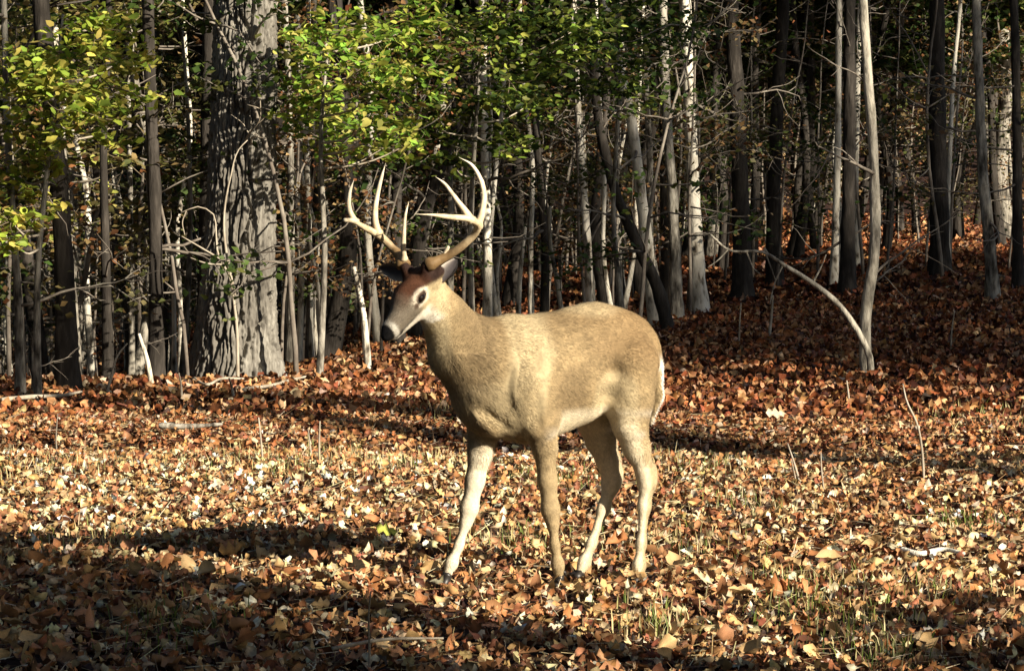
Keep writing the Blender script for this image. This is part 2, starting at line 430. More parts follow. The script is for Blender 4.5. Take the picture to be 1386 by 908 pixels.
# slender dead sapling standing against the oak
def branchy(name, label, cat, d, stems, mat, grp=None):
    """stems: list of (points (px,py,dd), r0, r1); first is the stem, the others are branches"""
    x0, y0 = stems[0][0][0][:2]; X = (x0 - 693) * d / FPX; base = Vector((X, d, float(gz(X, d)) - .02))
    root = thing(name, label, cat, base, grp)
    for k, (pts, r0, r1) in enumerate(stems):
        loc = [px2w(p[0], p[1], d + (p[2] if len(p) > 2 else 0)) - base for p in pts]
        if k == 0: loc[0] = Vector((loc[0].x, loc[0].y, -.05))
        path = smooth_path(loc, 26); V, F = tube(path, np.linspace(r0, r1, 26), 8, .12, k)
        obj('stem' if k == 0 else 'branch', mesh_of('stem', V, F, smooth=True), mat, root)
    return root

branchy('dead_sapling', 'thin pale dead sapling forked against the massive furrowed oak', 'sapling', 23.7,
        [([(322, 520), (318, 420), (308, 368), (297, 350), (292, 310), (290, 292), (270, 280), (245, 288)], .016, .004),
         ([(297, 350), (275, 337), (246, 320)], .009, .004), ([(300, 358), (282, 357), (258, 349)], .008, .003),
         ([(318, 400), (306, 340), (303, 300), (312, 240), (325, 200), (335, 190)], .012, .004),
         ([(252, 286), (247, 300), (250, 318)], .005, .003)], M['twig'])

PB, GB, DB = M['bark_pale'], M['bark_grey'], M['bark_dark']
T = photo_tree
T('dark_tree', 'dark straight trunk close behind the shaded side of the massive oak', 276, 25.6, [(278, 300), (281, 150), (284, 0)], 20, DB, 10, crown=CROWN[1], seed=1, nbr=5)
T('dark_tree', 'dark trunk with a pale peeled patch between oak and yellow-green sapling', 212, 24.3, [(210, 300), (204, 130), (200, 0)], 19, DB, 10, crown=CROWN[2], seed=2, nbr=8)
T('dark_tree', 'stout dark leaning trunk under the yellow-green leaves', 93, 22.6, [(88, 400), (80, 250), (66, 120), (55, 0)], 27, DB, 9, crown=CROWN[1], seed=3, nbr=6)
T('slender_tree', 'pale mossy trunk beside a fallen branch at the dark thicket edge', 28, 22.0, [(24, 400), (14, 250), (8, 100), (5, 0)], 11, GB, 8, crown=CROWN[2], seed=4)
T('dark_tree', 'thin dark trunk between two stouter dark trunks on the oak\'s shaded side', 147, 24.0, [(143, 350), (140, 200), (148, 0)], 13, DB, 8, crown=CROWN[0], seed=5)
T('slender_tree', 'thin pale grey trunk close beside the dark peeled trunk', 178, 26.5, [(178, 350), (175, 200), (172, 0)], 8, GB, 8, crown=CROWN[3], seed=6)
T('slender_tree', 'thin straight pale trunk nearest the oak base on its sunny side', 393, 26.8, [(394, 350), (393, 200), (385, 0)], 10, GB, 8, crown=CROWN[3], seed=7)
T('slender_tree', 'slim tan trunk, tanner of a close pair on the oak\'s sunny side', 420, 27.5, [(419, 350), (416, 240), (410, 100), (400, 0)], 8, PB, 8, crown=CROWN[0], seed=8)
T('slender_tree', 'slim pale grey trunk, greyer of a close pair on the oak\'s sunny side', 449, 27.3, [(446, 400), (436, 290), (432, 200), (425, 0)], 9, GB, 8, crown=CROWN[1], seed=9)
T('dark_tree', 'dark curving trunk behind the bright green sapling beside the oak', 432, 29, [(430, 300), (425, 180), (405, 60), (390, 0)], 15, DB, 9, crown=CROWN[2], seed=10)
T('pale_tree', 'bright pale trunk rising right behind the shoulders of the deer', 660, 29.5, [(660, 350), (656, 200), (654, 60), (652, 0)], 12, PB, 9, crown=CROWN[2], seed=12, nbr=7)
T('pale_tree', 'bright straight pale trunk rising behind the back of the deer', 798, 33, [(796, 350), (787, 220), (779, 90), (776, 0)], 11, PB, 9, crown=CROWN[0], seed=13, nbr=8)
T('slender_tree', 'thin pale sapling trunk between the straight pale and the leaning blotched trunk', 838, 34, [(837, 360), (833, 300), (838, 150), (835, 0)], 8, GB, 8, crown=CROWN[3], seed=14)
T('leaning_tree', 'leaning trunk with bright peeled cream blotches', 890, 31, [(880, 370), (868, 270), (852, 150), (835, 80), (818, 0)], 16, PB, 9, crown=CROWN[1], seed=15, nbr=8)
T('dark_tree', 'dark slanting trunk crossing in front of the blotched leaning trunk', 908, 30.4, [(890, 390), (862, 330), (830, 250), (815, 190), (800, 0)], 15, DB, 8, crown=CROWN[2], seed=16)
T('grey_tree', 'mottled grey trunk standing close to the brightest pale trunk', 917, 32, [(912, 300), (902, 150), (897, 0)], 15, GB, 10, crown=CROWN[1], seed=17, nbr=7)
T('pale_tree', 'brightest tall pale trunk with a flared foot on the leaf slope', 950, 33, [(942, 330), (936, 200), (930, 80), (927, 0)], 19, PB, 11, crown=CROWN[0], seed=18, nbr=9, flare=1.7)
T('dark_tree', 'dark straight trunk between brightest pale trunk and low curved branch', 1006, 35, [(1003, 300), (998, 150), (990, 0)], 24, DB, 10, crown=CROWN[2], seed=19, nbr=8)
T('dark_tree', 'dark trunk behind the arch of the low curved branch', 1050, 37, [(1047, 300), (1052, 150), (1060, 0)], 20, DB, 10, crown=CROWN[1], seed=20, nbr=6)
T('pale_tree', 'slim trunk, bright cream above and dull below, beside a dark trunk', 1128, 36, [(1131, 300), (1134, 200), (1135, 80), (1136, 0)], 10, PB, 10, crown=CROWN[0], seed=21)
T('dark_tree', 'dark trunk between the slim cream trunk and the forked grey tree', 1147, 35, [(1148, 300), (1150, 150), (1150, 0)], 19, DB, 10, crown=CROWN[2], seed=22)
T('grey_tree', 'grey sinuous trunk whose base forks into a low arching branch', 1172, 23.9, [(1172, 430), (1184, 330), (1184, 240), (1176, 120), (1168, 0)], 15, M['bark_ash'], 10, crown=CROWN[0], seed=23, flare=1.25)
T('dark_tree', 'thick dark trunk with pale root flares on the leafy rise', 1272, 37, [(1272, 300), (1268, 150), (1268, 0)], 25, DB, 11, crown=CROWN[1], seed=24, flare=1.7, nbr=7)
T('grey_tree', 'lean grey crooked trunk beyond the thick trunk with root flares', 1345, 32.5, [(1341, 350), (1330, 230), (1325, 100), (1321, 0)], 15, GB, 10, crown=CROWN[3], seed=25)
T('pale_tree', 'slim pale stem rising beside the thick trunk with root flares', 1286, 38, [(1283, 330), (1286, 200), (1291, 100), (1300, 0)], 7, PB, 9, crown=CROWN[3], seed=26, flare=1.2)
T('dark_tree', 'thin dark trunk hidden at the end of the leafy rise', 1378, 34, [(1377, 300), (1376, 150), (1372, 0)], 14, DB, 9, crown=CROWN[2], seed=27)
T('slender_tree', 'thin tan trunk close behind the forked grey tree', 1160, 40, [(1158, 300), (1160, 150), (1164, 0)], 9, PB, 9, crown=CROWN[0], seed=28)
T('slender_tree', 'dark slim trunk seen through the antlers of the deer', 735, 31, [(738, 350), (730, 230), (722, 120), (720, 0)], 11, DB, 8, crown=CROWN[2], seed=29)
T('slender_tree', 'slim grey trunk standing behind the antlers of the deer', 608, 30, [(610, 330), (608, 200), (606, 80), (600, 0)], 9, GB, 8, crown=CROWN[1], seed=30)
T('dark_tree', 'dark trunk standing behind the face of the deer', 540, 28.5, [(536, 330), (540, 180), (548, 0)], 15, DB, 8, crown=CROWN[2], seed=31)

# short snags and poles
def snag(label, d, pts, w, mat):
    X = (pts[0][0] - 693) * d / FPX; base = Vector((X, d, float(gz(X, d)) - .03)); root = thing('dead_pole', label, 'dead tree', base)
    loc = [px2w(*p, d) - base for p in pts]; loc[0] = Vector((0, 0, -.06)); r0 = w * d / FPX / 2
    V, F = tube(smooth_path(loc, 30), np.linspace(r0, r0 * .6, 30), 9, .14, int(d * 10)); obj('trunk', mesh_of('trunk', V, F, smooth=True), mat, root)
    r = np.random.default_rng(int(pts[0][0]))
    for k in range(2):
        o = obj('branch', BRANCH[r.integers(0, 10)], None, root); o.location = loc[-1] * r.uniform(.5, .95); s = r.uniform(.25, .5); o.scale = (s,) * 3; o.rotation_euler = (0, r.uniform(-.6, .2), r.uniform(0, 6.28))
snag('short pale broken pole leaning in front of the deer face', 24.8, [(499, 495), (494, 440), (487, 395), (479, 362)], 10, PB)
snag('short pale broken pole leaning behind the back of the deer', 31.5, [(700, 425), (704, 370), (711, 308)], 8, PB)
snag('thin bent pole with a kink behind the back of the deer', 30.5, [(766, 425), (752, 370), (745, 330), (744, 280)], 8, GB)
snag('pale pinkish splinter pole leaning beside the straight pale trunk', 32.2, [(762, 418), (752, 372), (746, 350)], 7, PB)
snag('short mossy stump-like pole at the dark thicket edge', 21.8, [(44, 545), (46, 505), (45, 472)], 9, GB)
snag('pale leaning splintered pole on the oak\'s shaded side', 23.4, [(208, 530), (200, 490), (188, 452)], 8, PB)
snag('short peeled pinkish pole between dark trunk and oak', 25, [(236, 500), (235, 400), (233, 330)], 8, PB)
snag('straight thin tan bare pole near the oak base', 26, [(436, 478), (432, 400), (418, 320)], 7, PB)

# the low arching branch rising from the foot of the forked grey tree
branchy('arching_sapling', 'bare sapling arching low from the foot of the sinuous grey tree', 'sapling', 23.75,
        [([(1178, 512), (1176, 480), (1160, 447), (1135, 412), (1100, 383), (1060, 358), (1035, 342), (985, 338), (962, 318)], .030, .007),
         ([(1100, 383), (1112, 360), (1118, 345)], .009, .004), ([(1040, 345), (1036, 338), (1050, 380)], .009, .004),
         ([(985, 338), (972, 352), (958, 362)], .008, .003), ([(1060, 358), (1048, 385), (1042, 412)], .008, .003),
         ([(1010, 340), (1022, 365), (1030, 372)], .007, .003)], M['bark_ash'])

# ------------------------------------------------------------------ understory: leafy saplings
def leafy(name, label, d, base_px, top, clusters, pal, per=110, size=(.05, .10), stem_r=.03, grp=None, mat=GB, seed=0):
    r = np.random.default_rng(seed + 900)
    X = (base_px - 693) * d / FPX; base = Vector((X, d, float(gz(X, d)) - .03)); root = thing(name, label, 'sapling', base, grp)
    tp = px2w(top[0], top[1], d) - base
    path = smooth_path([Vector((0, 0, -.06)), tp * .35 + Vector((r.normal(0, .06), r.normal(0, .06), 0)), tp * .7 + Vector((r.normal(0, .06), 0, 0)), tp], 30)
    V, F = tube(path, np.linspace(stem_r, stem_r * .3, 30), 8, .1, seed); obj('trunk', mesh_of('trunk', V, F, smooth=True), mat, root)
    fb = MB(); mpp = d / FPX
    for (px, py, rp) in clusters:
        c = np.array(px2w(px, py, d + r.uniform(-.9, .7)) - base); R = rp * mpp
        i = int(np.clip(np.argmin(np.abs(path[:, 2] - (c[2] - .35 * abs(c[0] - path[15, 0])))), 6, 29))
        br = smooth_path([path[i], (path[i] + c) / 2 + np.array([0, 0, -.05]), c], 8)
        V, F = tube(br, np.linspace(.011, .004, 8), 5); obj('branch', mesh_of('branch', V, F, smooth=True), M['twig'], root)
        for k in range(4): 
            tw = wander(c, r.normal(0, 1, 3) * (1, 1, .3), R * 1.2, 4, .2, 0, r); fb.add(*tube(tw, np.linspace(.005, .002, 5), 4), c=(.2, .16, .1))
        n = int(per * (rp / 45) ** 2)
        # sprays: several flat fans in the cluster
        ns = 5; sc = c + r.normal(0, 1, (ns, 3)) * R * (.55, .55, .35)
        pos = sc[r.integers(0, ns, n)] + r.normal(0, 1, (n, 3)) * R * (.42, .42, .17)
        fb.add(*leaf_ovals(pos, r.uniform(*size, n), r, .45, pick(pal, n, r, .25)))
    obj('crown', fb.mesh('crown', False), M['foliage'], root)
    return root
leafy('leafy_sapling', 'sapling full of bright yellow-green leaves before the dark thicket', 21.6, 52, (85, 20),
      [(30, 90, 45), (85, 70, 50), (130, 45, 45), (60, 120, 55), (110, 130, 50), (160, 120, 40), (40, 180, 45), (100, 150, 45), (20, 235, 32), (15, 300, 34), (175, 75, 32), (150, 25, 35), (45, 275, 28), (60, 225, 30), (130, 170, 30), (20, 330, 24)], G_YEL, 230, seed=1)
leafy('leafy_sapling', 'sapling with thin pale upper leaves behind the bright yellow-green one', 24.5, 110, (60, -20),
      [(20, 20, 45), (60, 30, 45), (110, 10, 45), (10, 60, 45), (150, 90, 40), (20, 140, 45), (170, 160, 40), (130, 210, 40), (70, 300, 40), (150, 270, 30), (170, 220, 30), (30, 200, 40)], G_OLI + [(.34, .31, .10), (.3, .33, .07)], 140, seed=2)
leafy('leafy_sapling', 'bright green leafy sapling beside the sunny side of the massive oak', 24.2, 432, (450, 20),
      [(400, 60, 28), (430, 55, 35), (410, 120, 38), (440, 150, 42), (400, 160, 26), (480, 100, 45), (520, 120, 42), (545, 60, 45), (560, 100, 40), (500, 165, 40), (450, 195, 38), (520, 200, 28), (570, 30, 45), (480, 40, 45), (530, 170, 30), (430, 95, 32), (555, 195, 26)], [(.28, .40, .05), (.20, .34, .045), (.38, .42, .07), (.12, .22, .03), (.4, .36, .09)], 210, seed=3)
leafy('leafy_sapling', 'tall sapling of darker green leaves spreading above the deer antlers', 27, 640, (660, -30),
      [(600, 30, 55), (650, 60, 55), (700, 30, 55), (740, 80, 50), (780, 40, 50), (690, 110, 45), (620, 100, 45), (640, 150, 40), (570, 160, 40), (590, 180, 35), (720, 140, 34), (670, 180, 30), (610, 220, 30), (560, 215, 26), (700, 200, 24)], G_DRK + [(.24, .31, .045), (.18, .26, .04), (.3, .34, .06)], 270, seed=4)
leafy('leafy_sapling', 'dark green bushy sapling before the blotched leaning trunk top', 29, 848, (830, -20),
      [(780, 10, 50), (820, 60, 45), (850, 30, 45), (880, 80, 40), (830, 110, 38), (870, 130, 30), (790, 90, 40), (760, 40, 45), (905, 40, 34), (760, 120, 30)], G_DRK + [(.16, .23, .035), (.24, .3, .05)], 240, seed=5)
leafy('leafy_sapling', 'dull olive sapling between dark peeled trunk and oak', 25.3, 245, (240, -20),
      [(235, 100, 40), (245, 150, 38), (225, 220, 38), (255, 40, 40), (220, 30, 40), (250, 260, 30), (235, 190, 36), (225, 300, 28), (265, 120, 24)], G_OLI + G_DRK + [(.16, .2, .04)], 170, seed=6)

def sapling_template(seed, pal, nleaf, H=4.3):
    r = np.random.default_rng(seed); st = MB(); fo = MB()
    path = wander((0, 0, -.05), (0, 0, 1), H, 14, .06, .02, r); st.add(*tube(path, np.linspace(.022, .006, 15), 6, .1))
    cl = []
    for k in range(18):
        i = r.integers(3, 15); an = r.uniform(0, 6.28)
        br = wander(path[i], (math.cos(an), math.sin(an), r.uniform(-.1, .6)), r.uniform(.4, 1.1), 6, .2, 0, r); st.add(*tube(br, np.linspace(.010, .003, 7), 4))
        cl += [br[3], br[4], br[5], br[6], br[6]]
    cl = np.array(cl); n = nleaf; pos = cl[r.integers(0, len(cl), n)] + r.normal(0, .11, (n, 3)) * (1, 1, .7)
    fo.add(*leaf_cards(pos, r.uniform(.045, .09, n), r, .25, pick(pal, n, r)))
    a, b = st.mesh('stem'), fo.mesh('foliage', False); a.materials.append(M['branch']); b.materials.append(M['foliage']); return a, b
SAP = [sapling_template(31, G_TAN, 700), sapling_template(32, G_OLI, 800), sapling_template(33, G_DRK, 800), sapling_template(34, G_TAN, 160), sapling_template(35, G_OLI + G_TAN, 700), sapling_template(36, G_DRK + G_OLI, 700)]
LMS = [(60, 'the yellow-green sapling'), (200, 'the dark peeled trunk'), (320, 'the massive oak'), (430, 'the bright green sapling'), (540, 'the deer face'), (640, 'the deer antlers'), (790, 'the deer back'),
       (890, 'the blotched leaning trunk'), (950, 'the brightest pale trunk'), (1050, 'the low arching sapling'), (1172, 'the sinuous grey tree'), (1272, 'the trunk with root flares'), (1345, 'the lean crooked trunk')]
def sap_label(k, px, y):
    lm = min(LMS, key=lambda a: abs(a[0] - px))[1]
    far = 'near' if y < 30 else ('beyond' if y < 42 else 'far beyond')
    return ['sapling holding dry tan leaves', 'sapling with olive leaves', 'sapling with dark green leaves', 'nearly bare sapling with few dry leaves', 'sapling with mixed olive and tan leaves', 'sapling with mixed dark and olive leaves'][k] + ' ' + far + ' ' + lm
def blocked(x, y):
    px = 693 + x / y * FPX
    if y < 24 and px > 120: return True
    if y < 27.5 and px > 560: return True
    return False
cnt = 0
r2 = np.random.default_rng(77)
while cnt < 190:
    y = 21.5 + 34 * r2.random() ** 1.1; x = r2.uniform(-.19, .19) * y
    px = 693 + x / y * FPX
    if blocked(x, y) or (px > 960 and y < 36) or (270 < px < 372 and y < 25.5): continue
    k = r2.integers(0, 6); s = r2.uniform(.6, 1.15)
    root = thing('understory_sapling', sap_label(k, px, y), 'sapling', (x, y, float(gz(x, y)) - .02), ['tan', 'olive', 'dark green', 'nearly bare', 'olive and tan', 'dark and olive'][k] + ' saplings in the woods', r2.uniform(0, 6.28), s)
    obj('stem', SAP[k][0], None, root); obj('foliage', SAP[k][1], None, root); cnt += 1

# ------------------------------------------------------------------ the woods behind
def pole_template(seed, r0, H=10):
    r = np.random.default_rng(seed); n = 9
    P = np.cumsum(np.vstack([[0, 0, -.1], np.c_[r.normal(0, .10, n), r.normal(0, .10, n), np.full(n, H / n)]]), axis=0)
    path = smooth_path(P, 44); h = path[:, 2]; rr = np.linspace(r0, r0 * .4, 44) * (1 + .5 * np.exp(-np.maximum(h, 0) / .3))
    return mesh_of('trunk', *tube(path, rr, 9, .1, seed), smooth=True)
POLES = []
for k in range(12):
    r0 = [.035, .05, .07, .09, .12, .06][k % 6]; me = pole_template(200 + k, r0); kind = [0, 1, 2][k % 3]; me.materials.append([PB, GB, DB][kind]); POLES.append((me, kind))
LMK = [(60, 'the yellow-green sapling'), (200, 'the dark peeled trunk'), (320, 'the massive oak'), (430, 'the bright green sapling'), (540, 'the face of the deer'), (640, 'the antlers of the deer'), (790, 'the back of the deer'),
       (890, 'the blotched leaning trunk'), (950, 'the brightest pale trunk'), (1050, 'the low arching sapling'), (1172, 'the sinuous grey tree'), (1272, 'the thick trunk with root flares'), (1345, 'the lean crooked trunk')]
def woods_label(kind, px, y, k):
    lm = min(LMK, key=lambda a: abs(a[0] - px))[1]
    far = 'not far beyond' if y < 38 else ('well beyond' if y < 50 else 'deep in the woods beyond')
    return ['pale', 'grey', 'dark'][kind] + ' slender woodland trunk standing ' + far + ' ' + lm
cnt = 0; r3 = np.random.default_rng(5)
while cnt < 170:
    y = 26.5 + 38 * r3.random(); x = r3.uniform(-.20, .20) * y
    px = 693 + x / y * FPX
    if (px > 960 and y < 38) or (px > 560 and y < 33): continue
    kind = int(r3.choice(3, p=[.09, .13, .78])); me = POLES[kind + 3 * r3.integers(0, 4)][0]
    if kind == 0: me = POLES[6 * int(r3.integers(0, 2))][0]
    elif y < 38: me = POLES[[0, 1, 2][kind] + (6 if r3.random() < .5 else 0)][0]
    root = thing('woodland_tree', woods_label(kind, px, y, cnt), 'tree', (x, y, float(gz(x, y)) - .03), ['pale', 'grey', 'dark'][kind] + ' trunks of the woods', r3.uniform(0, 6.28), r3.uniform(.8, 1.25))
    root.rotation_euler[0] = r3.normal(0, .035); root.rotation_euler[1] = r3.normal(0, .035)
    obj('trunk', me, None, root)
    for q in range(3):
        o = obj('branch', BRANCH[r3.integers(0, 10)], None, root); o.location = (0, 0, r3.uniform(.5, 4)); s = r3.uniform(.5, 1.5); o.scale = (s,) * 3; o.rotation_euler = (r3.uniform(-.4, .4), r3.uniform(-.5, .3), r3.uniform(0, 6.28))
    cr = CROWN[r3.integers(0, 4)] if r3.random() < .3 else PINE[r3.integers(0, 2)]
    o = obj('crown', cr, None, root); s = r3.uniform(1.0, 1.5); o.scale = (s,) * 3; o.location = (0, 0, r3.uniform(3.9, 5.6) if y < 45 else r3.uniform(2.8, 5)); o.rotation_euler.z = r3.uniform(0, 6.28); cnt += 1

cnt = 0; r4 = np.random.default_rng(21)
while cnt < 28:
    y = 26.3 + 15 * r4.random(); x = r4.uniform(-.17, .17) * y; px = 693 + x / y * FPX
    if (px > 960 and y < 37) or (px > 560 and y < 30.5) or (265 < px < 375): continue
    root = thing('thin_tree', ['thin sunlit straight stem', 'thin sunlit crooked stem', 'thin sunlit leaning stem'][cnt % 3] + (' near ' if y < 34 else ' beyond ') + min(LMK, key=lambda a: abs(a[0] - px))[1], 'tree', (x, y, float(gz(x, y)) - .03), 'thin sunlit stems', r4.uniform(0, 6.28), r4.uniform(.45, .8))
    root.rotation_euler[0] = r4.normal(0, .03 + .05 * (cnt % 3 == 2)); root.rotation_euler[1] = r4.normal(0, .03 + .05 * (cnt % 3 == 2))
    obj('trunk', POLES[[0, 6][cnt % 2]][0], None, root)
    for q in range(5):
        o = obj('branch', BRANCH[r4.integers(0, 10)], None, root); o.location = (0, 0, r4.uniform(.8, 6)); s_ = r4.uniform(.6, 1.4); o.scale = (s_,) * 3; o.rotation_euler = (r4.uniform(-.4, .4), r4.uniform(-.6, .2), r4.uniform(0, 6.28))
    cnt += 1

def distant_wood():
    b = MB(); r = np.random.default_rng(91)
    for k in range(420):
        y = r.uniform(64, 170); x = r.uniform(-.24, .24) * y; z = float(gz(x, y)); h = r.uniform(9, 15); rad = r.uniform(.06, .2)
        P = np.array([[x, y, z - .2], [x + r.normal(0, .15), y, z + h * .4], [x + r.normal(0, .4), y, z + h]])
        b.add(*tube(P, [rad, rad * .7, rad * .2], 6, cap=False), c=[(.05, .042, .034), (.2, .18, .14), (.09, .075, .06)][r.integers(0, 3)])
        n = 230; c = np.array([x, y, z]) + np.c_[r.normal(0, 1.5, n), r.normal(0, 1.5, n), r.uniform(.6, 1, n) ** 1.0 * h * r.uniform(.75, 1.1) - r.random(n) ** 2 * h * .5]
        b.add(*leaf_cards(c, r.uniform(.3, .6, n), r, .2, pick(G_DRK if k % 3 else G_OLI, n, r)))
        n = 60; c = np.array([x, y, z]) + np.c_[r.normal(0, 1.6, n), r.normal(0, 1.6, n), r.uniform(.1, 3, n)]
        b.add(*leaf_cards(c, r.uniform(.15, .35, n), r, .2, pick(G_TAN + G_OLI, n, r)))
    o = obj('distant_wood', b.mesh('distant_wood', False), M['foliage']); o['kind'] = 'stuff'
    tag(o, 'far dark wood filling the hillside behind the trunks', 'wood')
distant_wood()

# trees of the near wood to the right and behind, outside the frame: their shade falls across the clearing
S2 = np.array([math.sin(SUN_A), -math.cos(SUN_A)]); P2 = np.array([math.cos(SUN_A), math.sin(SUN_A)])
NEAR = [(7.7, 5, .2, 12, 3, .6), (6.6, 4.5, .17, 4.7, 2, .5), (6.0, 8, .2, 6.0, 2, .6), (5.3, 5, .2, 4.8, 0, .8), (3.6, 8, .22, 5.0, 0, 1), (7.0, 11, .15, 8.0, 3, .5),
        (13.3, 9, .28, 19.0, 3, .8), (14.0, 15, .32, 19, 3, .8), (14.4, 21, .16, 20, 3, .8),
        (17.3, 2, .15, 9.0, 3, .6), (22.2, 12, .22, 6.5, 4, 1.3), (22.8, 5, .2, 5.0, 2, 1.2), (24.9, 13, .25, 7, 5, 1.5),
        (26.4, 6, .2, 5, 4, 1.5), (28.6, 1, .2, 4, 2, 1.3), (30.5, 9, .22, 6, 5, 1.6), (20.6, 22, .22, 10, 5, 1.4), (24.0, 22, .22, 9, 4, 1.6), (27.5, 18, .22, 8, 5, 1.6), (32, 18, .22, 8, 4, 1.6), (35, 4, .2, 6, 2, 1.3), (22.2, 30, .2, 13, 4, 1.6), (26.5, 30, .2, 13, 5, 1.6), (33.5, 11, .2, 5, 4, 1.6)]
NEAR += [(6.9, 9.5, .16, 6.9, 2, .5), (7.0, 14, .16, 9.0, 2, .5), (6.3, 12, .18, 8.0, 2, .6), (5.9, 16, .18, 9.8, 2, .7), (6.7, 19, .18, 11.4, 2, .5)]
NEAR += [(18.2, 14, .14, 12, 3, .7), (19.8, 9, .16, 9, 3, .9), (20.7, 20, .16, 14, 3, .9)]
for k_ in range(16): NEAR.append((4.6 - 1.7 * (k_ % 8), 2 + 9 * (k_ // 8) + (k_ * 37 % 5), .22, 2.5, 4 + k_ % 2, 2.0))          # unseen pines added behind the clearing to block sky light
rn = np.random.default_rng(12)
for p in list(np.arange(17.8, 35, .95)):  # unseen trees added, crowns set to darken the leaf slope
    if 22.9 < p < 23.9 or 24.8 < p < 25.5 or 17.2 < p < 21.5: continue
    q = rn.uniform(9, 32); NEAR.append((float(p), q, .2, .488 * (q + 17 + rn.uniform(-4, 3)) - 3.5, int(rn.integers(4, 6)) if rn.random() < .6 else 2, rn.uniform(1.1, 1.5)))
for j_, p in enumerate(np.arange(18.3, 38, .95)):        # unseen tall second row, added to darken the deep woods
    q = 14 + 6 * (j_ % 3) + rn.uniform(-1, 1); NEAR.append((float(p), q, .24, .488 * (q + 31.5), 4 + j_ % 2, 1.45))
for k, (p, q, rad, ch, ci, cs_) in enumerate(NEAR):
    xy = np.array([.1, 12.0]) + P2 * (p - 8.7) + S2 * (q + 8.27); x, y = float(xy[0]), float(xy[1]); base = Vector((x, y, float(gz(x, y)) - .03)); r = np.random.default_rng(k)
    pts = [base - Vector((0, 0, .1))] + [base + Vector((r.normal(0, .08), r.normal(0, .08), (ch + 3) * f)) for f in (.25, .5, .75, 1)]
    et = tree('edge_tree', 'tall unseen tree shading the clearing from its sunny edge', 'tree', base, pts, np.linspace(rad, rad * .45, 6), [GB, DB, PB][k % 3], crown=(CROWN + PINE)[ci], csc=cs_, nbr=6, seed=k + 60, group='trees on the sunny clearing edge', brz=(1.5, ch), brl=(.8, 1.8), cz=ch)
    if k == 6:      # unseen side limb and leaf sprays, added to cast a shadow band
        end = np.array([*(-P2 * 2.5), 11.0]); lim = smooth_path([np.array([0, 0, 9.6]), end * .5 + [0, 0, 5.2], end], 14)
        obj('limb', mesh_of('limb', *tube(lim, np.linspace(.07, .02, 14), 7, .1), smooth=True), GB, et)
        o = obj('crown', CROWN[2], None, et); o.location = end - [0, 0, 1.1]; o.scale = (.34, .34, .55)
        o = obj('crown', CROWN[2], None, et); o.location = end - [0, 0, 1.0]; o.scale = (.30, .30, .5); o.rotation_euler.z = 2

for k in range(22):  # unseen evergreens added to cut the sky light over the clearing
    x = -9.5 - (k % 3) * 5 - (k * 7 % 5) * .6; y = -2 + k * 1.6; r = np.random.default_rng(k + 40); base = Vector((x, y, float(gz(x, y)) - .03))
    pts = [base - Vector((0, 0, .1))] + [base + Vector((r.normal(0, .08), r.normal(0, .08), 6 * f)) for f in (.25, .5, .75, 1)]
    tree('edge_tree', 'tall unseen evergreen added on the shaded clearing edge to block sky', 'tree', base, pts, np.linspace(.2, .1, 6), DB, crown=PINE[k % 2], csc=1.9, nbr=4, seed=k + 160, group='unseen evergreens added to block sky', cz=1.8)

# ------------------------------------------------------------------ the deer
YAW = math.radians(30); CT, ST = math.cos(YAW), math.sin(YAW); DCX, DCY = .146, 12.0
HEAD = np.array([-CT, -ST, 0]); LEFT = np.array([ST, -CT, 0])
def D(px, py, s):
    """a point of the deer: column/row of the photo and its offset to the animal's left"""
    k = (px - 693) / FPX
    f = (DCX + s * ST - DCY * k + k * s * CT) / (CT - k * ST)
    p = np.array([DCX, DCY, 0]) + f * HEAD + s * LEFT
    p[2] = CAMH - (py - HORY) * p[1] / FPX
    return p
HY, HP = math.radians(50), math.radians(38)
hF = np.array([-math.cos(HY) * math.cos(HP), -math.sin(HY) * math.cos(HP), -math.sin(HP)])
hL = np.array([math.sin(HY), -math.cos(HY), 0]); hU = np.cross(hF, hL); hU = hU if hU[2] > 0 else -hU
HC = D(557, 401, .03)
def Hd(a, l, u): return HC + a * hF + l * hL + u * hU

